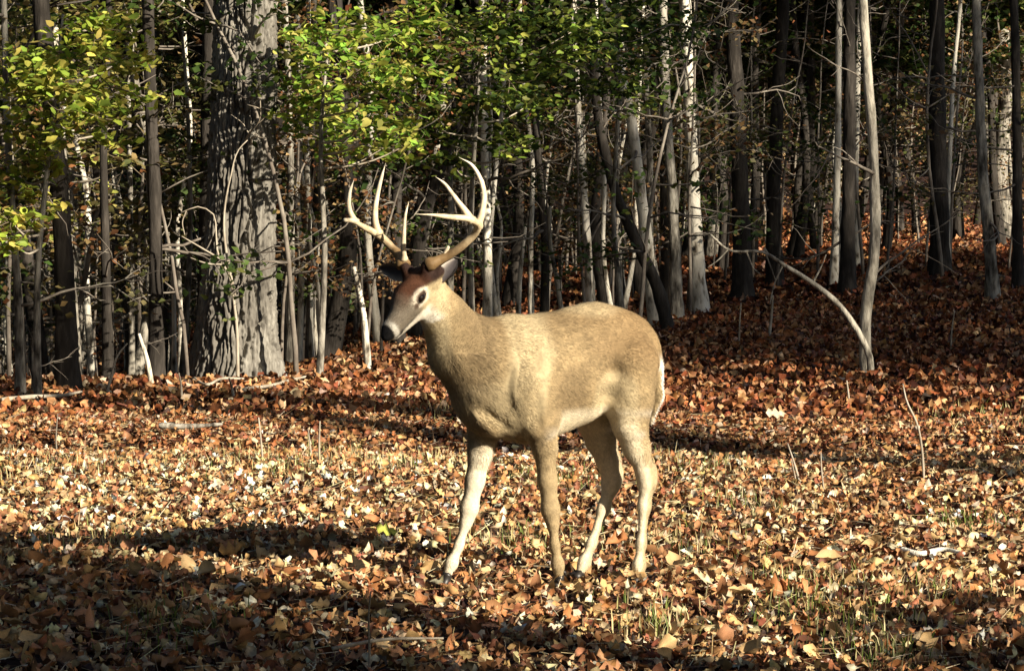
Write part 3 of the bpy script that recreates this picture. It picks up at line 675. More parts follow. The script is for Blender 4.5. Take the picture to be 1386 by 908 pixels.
class SDF:
    def __init__(s, lo, hi, h):
        s.lo = np.array(lo); s.h = h; s.n = np.ceil((np.array(hi) - s.lo) / h).astype(int) + 1
        s.ax = [s.lo[i] + h * np.arange(s.n[i]) for i in range(3)]; s.phi = np.full(s.n, 1.0, np.float32)
    def cone(s, a, b, ra, rb, k=.03, flat=None, fl=1.0):
        """tapered capsule; flat = axis along which the shape is squeezed by fl"""
        a = np.array(a); b = np.array(b); m = max(ra, rb) + k + .03
        i0 = np.clip(np.floor((np.minimum(a, b) - m - s.lo) / s.h).astype(int), 0, s.n); i1 = np.clip(np.ceil((np.maximum(a, b) + m - s.lo) / s.h).astype(int) + 1, 0, s.n)
        sl = tuple(slice(i0[i], i1[i]) for i in range(3))
        X = np.stack(np.meshgrid(*[s.ax[i][sl[i]] for i in range(3)], indexing='ij'), -1)
        ab = b - a; p = X - a
        L2 = ab @ ab + 1e-12
        t = np.clip((p @ ab) / L2, 0, 1); q = p - t[..., None] * ab
        if flat is not None:
            c = q @ flat; q = q + (c * (1 / fl - 1))[..., None] * flat
        d = np.linalg.norm(q, axis=-1) - (ra + (rb - ra) * t)
        if flat is not None: d *= (fl + 1) / 2
        o = s.phi[sl]; hh = np.clip(.5 + .5 * (o - d) / k, 0, 1)
        s.phi[sl] = o * (1 - hh) + d * hh - k * hh * (1 - hh)
    def chain(s, pts, k=.03, flat=None, fl=1.0):
        for (a, ra), (b, rb) in zip(pts[:-1], pts[1:]): s.cone(a, b, ra, rb, k, flat, fl)
    def mesh(s):
        phi = s.phi; neg = phi < 0; n = s.n
        c = np.zeros(n - 1, np.int8)
        for dx in (0, 1):
            for dy in (0, 1):
                for dz in (0, 1): c += neg[dx:n[0] - 1 + dx, dy:n[1] - 1 + dy, dz:n[2] - 1 + dz]
        act = (c > 0) & (c < 8); I = np.argwhere(act); idm = np.full(n - 1, -1, np.int64); idm[act] = np.arange(len(I))
        acc = np.zeros((len(I), 3)); cn = np.zeros(len(I)); off = [(x, y, z) for x in (0, 1) for y in (0, 1) for z in (0, 1)]
        for p in off:
            for ax in range(3):
                if p[ax]: continue
                q = list(p); q[ax] = 1
                vp = phi[I[:, 0] + p[0], I[:, 1] + p[1], I[:, 2] + p[2]]; vq = phi[I[:, 0] + q[0], I[:, 1] + q[1], I[:, 2] + q[2]]
                mk = (vp < 0) != (vq < 0); tt = np.where(mk, vp / (vp - vq + 1e-12), 0)
                pos = np.repeat(np.array([p], float), len(I), 0); pos[:, ax] = tt; acc[mk] += pos[mk]; cn[mk] += 1
        V = s.lo + s.h * (I + acc / cn[:, None]); Fs = []
        for ax in range(3):
            u, v = (ax + 1) % 3, (ax + 2) % 3
            A = [slice(None)] * 3; B = [slice(None)] * 3; A[ax] = slice(0, -1); B[ax] = slice(1, None)
            ch = neg[tuple(A)] != neg[tuple(B)]; E = np.argwhere(ch); E = E[(E[:, u] > 0) & (E[:, v] > 0) & (E[:, u] < n[u] - 1) & (E[:, v] < n[v] - 1)]
            ins = neg[tuple(A)][E[:, 0], E[:, 1], E[:, 2]]
            def cell(du, dv):
                e = E.copy(); e[:, u] += du; e[:, v] += dv; return idm[e[:, 0], e[:, 1], e[:, 2]]
            q = np.stack([cell(-1, -1), cell(0, -1), cell(0, 0), cell(-1, 0)], 1); q[~ins] = q[~ins][:, ::-1]; Fs.append(q)
        return V, np.concatenate(Fs)

def build_deer():
    root = thing('deer', 'antlered white-tailed buck standing on fallen leaves, head turned to its left', 'deer', (DCX, DCY, 0))
    o0 = np.array([DCX, DCY, 0])
    S = SDF((-.60, 11.35, -.03), (.72, 12.62, 1.42), .0068)
    TW = .74
    tor = [(D(838, 480, 0), .168), (D(806, 480, 0), .187), (D(765, 499, 0), .213), (D(715, 513, 0), .230), (D(676, 512, 0), .196)]
    S.chain(tor, .05, LEFT, TW)
    S.cone(D(690, 535, 0), D(658, 548, 0), .16, .105, .05, LEFT, .8)          # breast
    S.cone(D(690, 462, 0), D(660, 466, 0), .095, .085, .05, LEFT, .7)         # withers
    S.chain([(D(655, 495, 0), .17), (D(626, 471, 0), .128), (D(603, 431, .01), .083), (Hd(-.085, 0, -.035), .068)], .05, LEFT, .86)   # neck
    # head
    S.cone(Hd(-.075, 0, -.005), Hd(.03, 0, .0), .066, .058, .03, hL, .95)
    S.cone(Hd(.02, 0, -.01), Hd(.165, 0, -.022), .052, .033, .03, hL, .92)
    S.cone(Hd(.165, 0, -.02), Hd(.198, 0, -.026), .030, .021, .015)
    S.cone(Hd(-.06, 0, -.06), Hd(.155, 0, -.05), .05, .021, .025, hL, .75)
    for sg in (-1, 1):
        S.cone(Hd(.005, sg * .045, .02), Hd(.03, sg * .04, .012), .024, .02, .02)
        S.cone(Hd(-.07, sg * .04, .035), Hd(-.085, sg * .055, .08), .024, .018, .02)
        S.cone(Hd(-.08, sg * .05, .01), Hd(-.11, sg * .075, .03), .03, .022, .02)
    # tail
    S.chain([(D(879, 462, 0), .032), (D(887, 495, 0), .036), (D(888, 535, 0), .036), (D(881, 572, 0), .012)], .02, HEAD, .55)
    # legs
    S.chain([(D(712, 515, .10), .10), (D(730, 570, .11), .068), (D(737, 605, .11), .043), (D(741, 650, .11), .033), (D(745, 690, .11), .0315), (D(748, 707, .11), .0200), (D(751, 738, .11), .0152), (D(755, 764, .11), .0210), (D(757, 782, .11), .0165)], .028)
    S.chain([(D(668, 545, -.09), .085), (D(655, 580, -.10), .058), (D(650, 612, -.10), .043), (D(643, 650, -.10), .034), (D(635, 688, -.10), .0315), (D(631, 706, -.10), .0200), (D(621, 738, -.10), .0152), (D(611, 762, -.10), .0210), (D(605, 778, -.10), .0165)], .028)
    S.chain([(D(848, 495, .08), .125), (D(850, 540, .09), .092), (D(853, 575, .10), .063), (D(861, 605, .10), .047), (D(874, 638, .10), .034), (D(876, 652, .10), .0315), (D(872, 685, .10), .0215), (D(868, 735, .10), .0160), (D(865, 765, .10), .0205), (D(864, 783, .10), .0165)], .032)
    S.chain([(D(815, 520, -.08), .11), (D(806, 563, -.09), .075), (D(813, 595, -.10), .055), (D(824, 625, -.10), .042), (D(829, 643, -.10), .034), (D(827, 656, -.10), .030), (D(817, 688, -.10), .0210), (D(801, 735, -.10), .0156), (D(791, 761, -.10), .0205), (D(785, 775, -.10), .0165)], .032)
    S.cone(D(882, 634, .10), D(880, 650, .10), .016, .014, .02); S.cone(D(837, 637, -.10), D(834, 651, -.10), .015, .013, .02)
    V, F = S.mesh()
    # relax once so that the coat is smooth
    for it in range(3):
        A = np.zeros_like(V); c = np.zeros(len(V))
        for a in range(4):
            np.add.at(A, F[:, a], V[F[:, (a + 1) % 4]]); np.add.at(c, F[:, a], 1)
            np.add.at(A, F[:, (a + 1) % 4], V[F[:, a]]); np.add.at(c, F[:, (a + 1) % 4], 1)
        V = V * .5 + .5 * A / c[:, None]
    # muscle relief
    fn = np.cross(V[F[:, 1]] - V[F[:, 0]], V[F[:, 2]] - V[F[:, 0]]); N = np.zeros_like(V)
    for a in range(4): np.add.at(N, F[:, a], fn)
    N /= np.linalg.norm(N, axis=1)[:, None] + 1e-12
    q = V - o0; f = q @ HEAD; s = q @ LEFT; z = V[:, 2]
    body = sstep(.55, .65, z) * sstep(.62, .45, f)
    V = V + N * (body * (.010 * (vnoise(f * 9, s * 9, z * 7, 21) - .5) + .005 * (vnoise(f * 30, s * 30, z * 22, 22) - .5)))[:, None]
    def bumpat(p, sig, amp):
        nonlocal V
        V = V + N * (1.9 * amp * np.exp(-((V - p) ** 2).sum(1) / (2 * sig ** 2)))[:, None]
    for py in range(455, 580, 9): bumpat(D(703 - (py - 455) * .04, py, .17), .022, .0055)       # edge of the shoulder blade
    for py in range(470, 585, 9): bumpat(D(726, py, .17), .022, -.006)
    bumpat(D(766, 446, .13), .018, .008); bumpat(D(774, 452, .14), .02, -.006)                     # hip bone
    bumpat(D(845, 482, .15), .03, .010); bumpat(D(826, 500, .15), .03, -.008); bumpat(D(822, 540, .14), .035, -.012)
    for t_ in np.linspace(0, 1, 8): bumpat(D(655 + 38 * t_, 556 + 34 * t_, .10), .014, -.010); bumpat(D(645 + 38 * t_, 563 + 30 * t_, .08), .016, .008)   # folds of the brisket
    for t_ in np.linspace(0, 1, 8): bumpat(D(612 + 30 * t_, 470 + 70 * t_, .12), .02, .006)
    q = V - o0; f = q @ HEAD; s = q @ LEFT; z = V[:, 2]; ns = N @ LEFT; nz = N[:, 2]; nf = N @ HEAD
    hq = V - HC; ha, hl, hu = hq @ hF, hq @ hL, hq @ hU
    # coat colours
    nse = vnoise(f * 14, s * 14, z * 14, 31); nsf = .6 * vnoise(f * 26, s * 60, z * 90 + f * 30, 32) + .4 * vnoise(f * 60, s * 120, z * 190 + f * 70, 33)
    C = np.array([.290, .212, .112])[None] * (0.80 + .40 * nse + .75 * (nsf - .5))[:, None]
    def mix(w, col):
        nonlocal C
        w = np.clip(w, 0, 1)[:, None]; C = C * (1 - w) + np.array(col)[None] * w
    back = sstep(.85, 1.0, z) * (f < .3); mix(.45 * back * sstep(.2, .8, nz), (.15, .095, .045)); big = vnoise(f * 5.5, s * 5, z * 5.5, 35); mix(.75 * sstep(.52, .72, big) * sstep(.55, .62, z), (.46, .37, .22)); mix(.6 * sstep(.48, .25, big) * sstep(.55, .62, z), (.18, .125, .065))
    mix(.55 * sstep(.30, .40, f) * sstep(1.0, .75, z), (.26, .19, .105))                     # greyer breast
    mix(.75 * sstep(.05, -.35, f) * sstep(.75, .9, z) * .4, (.25, .14, .055))
    belly = sstep(-.10, -.55, nz) * sstep(.69, .62, z) * (z > .52) * sstep(.14, .04, f) * (f > -.40); mix(belly, (.82, .78, .68))
    flank = sstep(.70, .62, z) * (z > .5) * sstep(.10, .0, f) * sstep(-.33, -.22, f); mix(.8 * flank, (.60, .49, .30))
    leg = sstep(.58, .5, z)
    mix(leg * .5, (.33, .25, .14))
    inner = leg * sstep(.0, .6, np.where(s > 0, -ns, ns)); mix(inner * np.where((f < 0) & (s < 0), .35, .9), (.66, .58, .43))  # white held back on the right hind leg, painting its shade
    hind = (f < -.05); mix(.55 * leg * hind * sstep(.2, -.5, -nf), (.6, .5, .33)); mix(.35 * leg * hind, (.52, .42, .26))
    mix(sstep(.66, .58, z) * hind * (f < -.15) * sstep(-.1, .5, nf) * .9, (.72, .62, .44))
    fback = f < -.41
    mix(sstep(-.395, -.43, f) * sstep(.1, -.5, nf) * sstep(.55, .6, z) * sstep(.88, .80, z), (.85, .82, .76))   # rump and tail edge
    # head
    hd = (f > .36) & (z > .86) & (hu > -.115) & (ha > -.2)
    hdm = hd * sstep(-.17, -.12, ha)
    mix(hdm * .85 * sstep(.0, .05, ha) * sstep(-.075, -.05, hu), (.14, .12, .095))               # grey muzzle sides
    cap = hdm * sstep(.008, .028, hu) * sstep(.06, .03, ha); mix(cap, (.055, .022, .012))     # dark forehead cap
    cap2 = hdm * sstep(.0, .03, hu) * sstep(.13, .02, ha) * sstep(.055, .035, np.abs(hl)); mix(cap2 * .9, (.085, .035, .018))
    mix(hdm * sstep(-.045, -.075, ha) * sstep(.0, .03, hu), (.03, .016, .012))
    for sg in (-1, 1):
        e = Hd(.012, sg * .062, .006); de = np.hypot(np.hypot((V - e) @ hF * .72, (V - e) @ hU), (V - e) @ hL * .5)
        mix(.92 * sstep(.040, .027, de + .020 * (nsf - .5)), (.62, .54, .42)); mix(sstep(.0225, .0190, de), (.012, .008, .006))
        lid = sstep(.026, .022, de) * sstep(.0, .006, (V - e) @ hU); mix(.7 * lid, (.06, .035, .022))
        td = np.linalg.norm(V - Hd(.048, sg * .055, -.005), axis=1); mix(sstep(.016, .008, td), (.09, .06, .04))
    jaw = hd * sstep(-.042, -.060, hu) * sstep(-.035, .0, ha) * sstep(-.16, -.10, hu); mix(jaw, (.66, .60, .49))
    band = hd * sstep(.152, .162, ha) * sstep(.186, .176, ha) * sstep(.03, -.01, hu); mix(band * .85, (.58, .54, .46))
    nose = hd * sstep(.180, .188, ha + .25 * np.maximum(hu + .02, 0)) * sstep(-.052, -.040, hu); mix(nose, (.006, .0055, .006))
    lip = hd * sstep(.0075, .003, np.abs(hu + .050 + .03 * (ha - .12))) * sstep(.06, .08, ha) * sstep(.185, .175, ha); mix(.75 * lip, (.05, .04, .033))
    for sg in (-1, 1): mix(sstep(.011, .006, np.linalg.norm(V - Hd(.203, sg * .014, -.012), axis=1)), (.002, .002, .002))
    dn = np.linalg.norm(V - Hd(.145, .03, -.055), axis=1); mix(sstep(.016, .010, dn), (.03, .025, .02))
    thr = np.linalg.norm((V - Hd(-.035, .0, -.125)) * 1.0, axis=1); mix(.85 * sstep(.068, .038, thr), (.75, .70, .62))
    body_c = C.copy()
    me = mesh_of('body', V - o0, F, C, True)
    # ears: cupped leaf shapes joined to the same body mesh
    def ear(rootp, axis, face, L, Wd):
        axis = np.array(axis, float); axis /= np.linalg.norm(axis); face = np.array(face, float); face -= axis * (face @ axis); face /= np.linalg.norm(face); side = np.cross(axis, face)
        nu, nv = 13, 11; u = np.linspace(0, 1, nu); v = np.linspace(-1, 1, nv); U, Vv = np.meshgrid(u, v, indexing='ij')
        w = Wd * (np.sin(np.pi * (U * .86 + .10)) ** .75) * (1 - .15 * U); 
        base_ = np.array(rootp)[None, None] + U[..., None] * L * axis + (Vv * w)[..., None] * side + (-.55 * w * (1 - Vv ** 2) * (1.1 - .5 * U) - .02 * U ** 2)[..., None] * face
        back_ = base_ - face * .005
        P = np.concatenate([base_.reshape(-1, 3), back_.reshape(-1, 3)]); i, j = np.meshgrid(np.arange(nu - 1), np.arange(nv - 1), indexing='ij'); a = (i * nv + j).ravel(); k = nu * nv
        Q = np.concatenate([np.stack([a, a + 1, a + nv + 1, a + nv], 1), np.stack([a, a + nv, a + nv + 1, a + 1], 1) + k])
        rim = np.abs(Vv.ravel()) ** 3
        ci = np.array([.07, .06, .06]) * (1 - rim)[:, None] + np.array([.42, .36, .30]) * rim[:, None]; cb = np.tile([.16, .115, .075], (k, 1))  # cup interior coloured dark as painted shade, paling to the rim
        return P, Q, np.vstack([ci, cb])
    parts = [(V, F, C), ear(Hd(-.108, .062, -.012), (.36, .50, .66), (-.45, -.88, .05), .125, .038), ear(Hd(-.085, -.06, .030), (-.78, .55, .10), (-.05, -.85, -.35), .15, .038)]
    nn = 0; VV, FF, CC = [], [], []
    for (a, b_, c_) in parts: VV.append(a); FF.append(b_ + nn); CC.append(c_); nn += len(a)
    VV = np.vstack(VV); FF = np.vstack(FF); CC = np.vstack(CC)
    obj('body', mesh_of('body', VV - o0, FF, CC, True), M['coat'], root)
    # eyes
    for sg in (-1, 1):
        b = MB(); e = Hd(.012, sg * .0555, .006); th = np.linspace(0, np.pi, 10); P = np.stack([np.cos(th) * .0, 0 * th, -np.cos(th) * .0175], 1)
        b.add(*tube(P + np.array([1e-5, 0, 0]) * np.arange(10)[:, None], np.sin(th) * .0175 + 1e-4, 14)); o = obj('eye', b.mesh('eye'), M['eye'], root); o.matrix_local = Matrix.Translation(Vector(e) - Vector(o0)) @ Matrix((hF * 1.35, hL, hU)).transposed().to_4x4()
    # hooves: two toes each
    feet = [(757, 782, .11), (605, 778, -.10), (864, 783, .10), (785, 775, -.10)]
    for (px, py, sd) in feet:
        p = D(px, py, sd); b = MB(); b.add(*tube([p - o0 + [0, 0, .012], p - o0 - [0, 0, .006], p - o0 + HEAD * .01 - [0, 0, .02]], [.017, .020, .012], 9))
        hf = obj('hoof', b.mesh('hoof'), M['hoof'], root)
        for q_ in (-1, 1):
            b = MB()
            top = p + LEFT * q_ * .010 + np.array([0, 0, -.002]); bot = p + HEAD * .028 + LEFT * q_ * .013; bot[2] = .002
            mid = (top + bot) / 2; b.add(*tube([top - o0, mid - o0, bot - o0], [.0135, .017, .019], 8)); obj('toe', b.mesh('toe'), M['hoof'], hf)
            b = MB(); dc = p - o0 - HEAD * .016 + LEFT * q_ * .012 + [0, 0, .022]; b.add(*tube([dc + HEAD * .008 + [0, 0, .006], dc, dc - HEAD * .006 - [0, 0, .014]], [.006, .008, .004], 6)); obj('dewclaw', b.mesh('dewclaw'), M['hoof'], hf)
    # antlers
    Y0 = Hd(-.085, 0, .08)[1]
    def ant(lines):
        beam = None
        for pts, r0, r1 in lines:
            b = MB(); path = smooth_path([px2w(px, py, Y0 + dy) - Vector(o0) for px, py, dy in pts], 26)
            tt = np.linspace(0, 1, 26)[:, None]; c = np.array([.22, .14, .065]) * (1 - sstep(.12, .62, tt)) + np.array([.70, .58, .38]) * sstep(.12, .62, tt) + np.array([.12, .14, .14]) * sstep(.75, 1, tt)
            if r0 < .0145: c = np.array([.68, .55, .36]) * (1 - tt) + np.array([.80, .72, .56]) * tt
            rad = 1.16 * np.linspace(r0, r1, 26) * (1 - .85 * sstep(.8, 1, tt[:, 0]) * (r1 < .006)); rad[:2] *= 1.3
            Vt, Ft = tube(path, rad, 12, .17, 3); b.add(Vt, Ft, np.vstack([np.repeat(c, 12, 0), c[-1:], c[:1]]))
            if beam is None: beam = obj('antler', b.mesh('antler'), M['antler'], root)
            else: obj('tine', b.mesh('tine'), M['antler'], beam)
    eN = Hd(-.085, .055, .075); eF = Hd(-.085, -.055, .075)
    def topx(p): return (693 + p[0] / p[1] * FPX, HORY + (CAMH - p[2]) / p[1] * FPX, p[1] - Y0)
    nb, fb_ = topx(eN), topx(eF)
    ant([([nb, (604, 347, -.03), (624, 334, -.05), (642, 316, -.07), (648, 304, -.11), (636, 297, -.15), (610, 294, -.20), (585, 291, -.24), (562, 290, -.26)], .0185, .005),
         ([(646, 308, -.09), (653, 285, -.09), (655, 262, -.09), (649, 240, -.09), (638, 223, -.09), (621, 213, -.09)], .0135, .0035),
         ([(640, 300, -.14), (625, 280, -.15), (612, 262, -.15), (602, 249, -.15), (589, 239, -.15)], .0125, .003),
         ([(653, 262, -.09), (654, 252, -.09), (654, 243, -.09)], .006, .003),
         ([(602, 348, -.03), (604, 340, -.035), (607, 334, -.04)], .011, .006)])
    ant([([fb_, (541, 347, .06), (531, 336, .09), (519, 323, .08), (503, 313, .03), (488, 305, -.02), (478, 299, -.06), (466, 298, -.10)], .0180, .006),
         ([(513, 318, .05), (508, 300, .05), (508, 283, .05), (512, 258, .05), (517, 238, .05), (522, 221, .05)], .0130, .003),
         ([(482, 302, -.04), (474, 288, -.04), (472, 273, -.04), (474, 258, -.04), (479, 244, -.04)], .0115, .003),
         ([(547, 352, .03), (546, 335, .0), (547, 310, -.02), (549, 290, -.03), (554, 271, -.03)], .0105, .003)])
    # short coat hair
    r = np.random.default_rng(4); tri = np.concatenate([F[:, [0, 1, 2]], F[:, [0, 2, 3]]])
    ar = np.linalg.norm(np.cross(V[tri[:, 1]] - V[tri[:, 0]], V[tri[:, 2]] - V[tri[:, 0]]), axis=1)
    n = 150000; ti = r.choice(len(tri), n, p=ar / ar.sum()); w = r.dirichlet((1, 1, 1), n)
    p = (V[tri[ti]] * w[..., None]).sum(1); nm = (N[tri[ti]] * w[..., None]).sum(1); cc = (body_c[tri[ti]] * w[..., None]).sum(1)
    pf = (p - o0) @ HEAD; onh = (pf > .36) & (p[:, 2] > .9)
    flow = np.where(onh[:, None], -hF[None], (-HEAD + np.array([0, 0, -.55]))[None]); flow = np.where((p[:, 2] < .5)[:, None], np.array([0, 0, -1.])[None] - .2 * HEAD, flow) + r.normal(0, .22, (n, 3))
    flow -= nm * (flow * nm).sum(1)[:, None]; flow /= np.linalg.norm(flow, axis=1)[:, None] + 1e-9
    L = np.where(onh, .010, np.where(p[:, 2] < .45, .008, np.where(pf > .2, .024, .016))) * r.uniform(.6, 1.2, n)
    tail_ = (pf < -.42) & (p[:, 2] < .85) & (p[:, 2] > .5); L = np.where(tail_, L * .9, L)
    dirn = flow * .95 + nm * r.uniform(.12, .34, n)[:, None]; sd = np.cross(flow, nm); wd = .0009
    tip = p + dirn * L[:, None]; FV = np.stack([p + sd * wd - nm * .001, p - sd * wd - nm * .001, tip], 1).reshape(-1, 3)
    cc = np.clip(cc * r.choice([.68, .86, 1.0, 1.15, 1.35], n, p=[.15, .25, .25, .22, .13])[:, None], 0, .9)
    ff = obj('fur', mesh_of('fur', FV - o0, np.arange(3 * n).reshape(-1, 3), np.repeat(cc, 3, 0)), M['fur'], root); ff['kind'] = 'stuff'
    return root
build_deer()

# ------------------------------------------------------------------ leaf litter
def leaf_shape(seed, kind, nseg=7):
    """unit-length leaf: midrib along x, lobed rim, curled; returns V,F (about 24 triangles)"""
    r = np.random.default_rng(seed); t = np.linspace(0, 1, nseg)
    if kind == 0: w = .26 * np.sin(np.pi * np.clip(t * .93 + .05, 0, 1)) ** .7 * np.where(np.arange(nseg) % 2 == 1, 1.35, .45)      # lobed oak
    elif kind == 1: w = .30 * np.sin(np.pi * np.clip(t * .96 + .03, 0, 1)) ** .8                                                      # oval
    else: w = .46 * np.sin(np.pi * np.clip(t * .9 + .06, 0, 1)) * np.where(np.arange(nseg) % 2 == 1, 1.3, .55)                         # broad maple
    w[0] = .015; w[-1] = .01
    bend = r.uniform(-1.8, 1.8); cup = r.uniform(-.9, 1.3); tw = r.uniform(-1.6, 1.6)
    x = t - .5; mid = np.c_[x, .05 * np.sin(t * 3 + r.uniform(0, 6)), bend * (x ** 2) + .05 * np.sin(7 * t + r.uniform(0, 6))]
    Lw = w * r.uniform(.8, 1.2, nseg); Rw = w * r.uniform(.8, 1.2, nseg)
    L = mid + np.c_[.04 * r.normal(0, 1, nseg), Lw, cup * Lw + tw * x * Lw + r.normal(0, .03, nseg)]
    R = mid + np.c_[.04 * r.normal(0, 1, nseg), -Rw, cup * Rw - tw * x * Rw + r.normal(0, .03, nseg)]
    V = np.vstack([mid, L, R]); F = []
    for i in range(nseg - 1):
        F += [(i, i + 1, nseg + i + 1), (i, nseg + i + 1, nseg + i), (i, 2 * nseg + i + 1, i + 1), (i, 2 * nseg + i, 2 * nseg + i + 1)]
    return V, np.array(F)
PAL = [(.40, .24, .11), (.50, .34, .17), (.30, .15, .065), (.22, .095, .04), (.36, .16, .06), (.58, .44, .25), (.15, .06, .028), (.46, .29, .12), (.27, .12, .05), (.62, .50, .32), (.33, .20, .10), (.42, .19, .07)]
SH7 = [leaf_shape(300 + k, [0, 0, 1, 2, 1, 0, 1, 0, 1][k % 9], 7) for k in range(18)]
SH4 = [leaf_shape(400 + k, [1, 2, 1][k % 3], 4) for k in range(12)]

def scatter(n, ylo, yhi, shapes, size, r, tilt, zlo, zhi, margin=.178, pal=PAL, bright=1.0):
    y = np.sqrt(r.uniform(ylo ** 2, yhi ** 2, n)); x = r.uniform(-margin, margin, n) * y
    sc = r.uniform(*size, n) ; yaw = r.uniform(0, 2 * np.pi, n)
    ty = r.normal(0, tilt, n); tx = r.normal(0, tilt, n)
    cy, sy, ca, sa, cb, sb = np.cos(yaw), np.sin(yaw), np.cos(tx), np.sin(tx), np.cos(ty), np.sin(ty)
    Rz = np.zeros((n, 3, 3)); Rz[:, 0, 0] = cy; Rz[:, 0, 1] = -sy; Rz[:, 1, 0] = sy; Rz[:, 1, 1] = cy; Rz[:, 2, 2] = 1
    Rx = np.zeros((n, 3, 3)); Rx[:, 0, 0] = 1; Rx[:, 1, 1] = ca; Rx[:, 1, 2] = -sa; Rx[:, 2, 1] = sa; Rx[:, 2, 2] = ca
    Ry = np.zeros((n, 3, 3)); Ry[:, 1, 1] = 1; Ry[:, 0, 0] = cb; Ry[:, 0, 2] = sb; Ry[:, 2, 0] = -sb; Ry[:, 2, 2] = cb
    Rm = Rz @ Rx @ Ry
    pos = np.c_[x, y, gz(x, y) + r.uniform(zlo, zhi, n)]
    # far floor darkened as painted shade; grassy strip paled as painted sunlight
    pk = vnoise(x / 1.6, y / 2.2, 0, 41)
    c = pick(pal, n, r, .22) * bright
    c = c * (1 + .25 * (pk - .5))[:, None]; dry = sstep(13.2, 14.2, y) * sstep(17.4, 16.4, y) * sstep(.6, -.6, x); c = np.clip(c * (1 + dry[:, None] * np.array([.22, .32, .36])), 0, .75)  # dry masks the sunlit strip; its sunlight is painted into the leaves
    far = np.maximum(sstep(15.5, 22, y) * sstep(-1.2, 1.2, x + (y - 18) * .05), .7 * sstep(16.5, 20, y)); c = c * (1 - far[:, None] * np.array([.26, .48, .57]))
    return pos, Rm, sc, c

def litter_mesh(b, pos, Rm, sc, c, shapes, r):
    k = r.integers(0, len(shapes), len(pos))
    for s, (V, F) in enumerate(shapes):
        ii = np.where(k == s)[0]
        if not len(ii): continue
        P = np.einsum('nij,vj->nvi', Rm[ii], V) * sc[ii][:, None, None] + pos[ii][:, None]
        FF = (F[None] + (np.arange(len(ii)) * len(V))[:, None, None]).reshape(-1, 3)
        nm = len(V) // 3; vf = np.r_[np.full(nm, 1.12), r.uniform(.55, 1.08, 2 * nm)]; spot = np.clip(vf[None] * r.uniform(.8, 1.15, (len(ii), len(V))), .4, 1.3)
        b.add(P.reshape(-1, 3), FF, np.clip(np.repeat(c[ii], len(V), 0) * spot.reshape(-1, 1), 0, .8))
rl = np.random.default_rng(8)
bnear = MB()
PAL_LOW = [(.10, .038, .018), (.07, .024, .012), (.14, .06, .026), (.05, .018, .010), (.18, .085, .036), (.11, .045, .022)]  # decayed under-leaves, darkened further to paint shade into the litter gaps
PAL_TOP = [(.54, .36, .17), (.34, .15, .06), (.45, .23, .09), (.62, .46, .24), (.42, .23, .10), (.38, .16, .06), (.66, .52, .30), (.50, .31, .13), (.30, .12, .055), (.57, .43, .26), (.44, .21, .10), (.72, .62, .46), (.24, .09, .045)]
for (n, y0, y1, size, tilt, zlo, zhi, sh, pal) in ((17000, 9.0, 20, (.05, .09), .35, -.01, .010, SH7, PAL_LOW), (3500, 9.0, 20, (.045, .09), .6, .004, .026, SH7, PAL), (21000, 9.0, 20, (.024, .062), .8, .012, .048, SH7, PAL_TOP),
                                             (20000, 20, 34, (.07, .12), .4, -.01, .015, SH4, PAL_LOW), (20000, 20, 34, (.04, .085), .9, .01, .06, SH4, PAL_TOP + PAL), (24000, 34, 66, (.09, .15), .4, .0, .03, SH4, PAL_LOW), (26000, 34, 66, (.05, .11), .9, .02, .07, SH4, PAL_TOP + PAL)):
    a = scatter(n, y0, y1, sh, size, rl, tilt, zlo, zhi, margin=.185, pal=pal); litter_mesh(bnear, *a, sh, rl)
ns_ = 9000; ys_ = np.sqrt(rl.uniform(81, 400, ns_)); xs_ = rl.uniform(-.18, .18, ns_) * ys_; an_ = rl.uniform(0, 6.28, ns_); ln_ = rl.uniform(.04, .14, ns_)
p0_ = np.c_[xs_, ys_, gz(xs_, ys_) + rl.uniform(.015, .05, ns_)]; dr_ = np.c_[np.cos(an_), np.sin(an_), rl.normal(0, .22, ns_)] * ln_[:, None]; sd_ = np.c_[-np.sin(an_), np.cos(an_), .6 + 0 * an_] * .0016
bnear.add(np.stack([p0_ - sd_, p0_ + sd_, p0_ + dr_ + sd_ * .5, p0_ + dr_ - sd_ * .5], 1).reshape(-1, 3), (np.array([[0, 1, 2], [0, 2, 3]])[None] + (np.arange(ns_) * 4)[:, None, None]).reshape(-1, 3), np.repeat(pick([(.5, .4, .22), (.4, .28, .13), (.25, .15, .08), (.6, .52, .34)], ns_, rl), 4, 0))
lo = obj('leaf_litter', bnear.mesh('leaf_litter', False), M['leaf'], GROUND); lo['kind'] = 'stuff'
# the largest fallen leaves one by one
LT = []
for k in range(48):
    V, F = SH7[k % 18]; c = np.array((PAL_TOP + PAL)[(k * 5) % 25]) * rl.uniform(.85, 1.2)
    me = mesh_of('leaf', V, F, np.clip(np.tile(c, (len(V), 1)) * np.r_[np.full(7, 1.12), rl.uniform(.55, 1.05, 14)][:, None], 0, .8)); me.materials.append(M['leaf']); LT.append(me)
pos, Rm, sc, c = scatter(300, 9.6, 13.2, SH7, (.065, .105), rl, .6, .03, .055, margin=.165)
for i in range(300):
    o = obj('leaf', LT[rl.integers(0, 48)], None, GROUND); o.matrix_local = Matrix.Translation(Vector(pos[i])) @ Matrix(Rm[i].tolist()).to_4x4() @ Matrix.Scale(float(sc[i]), 4)

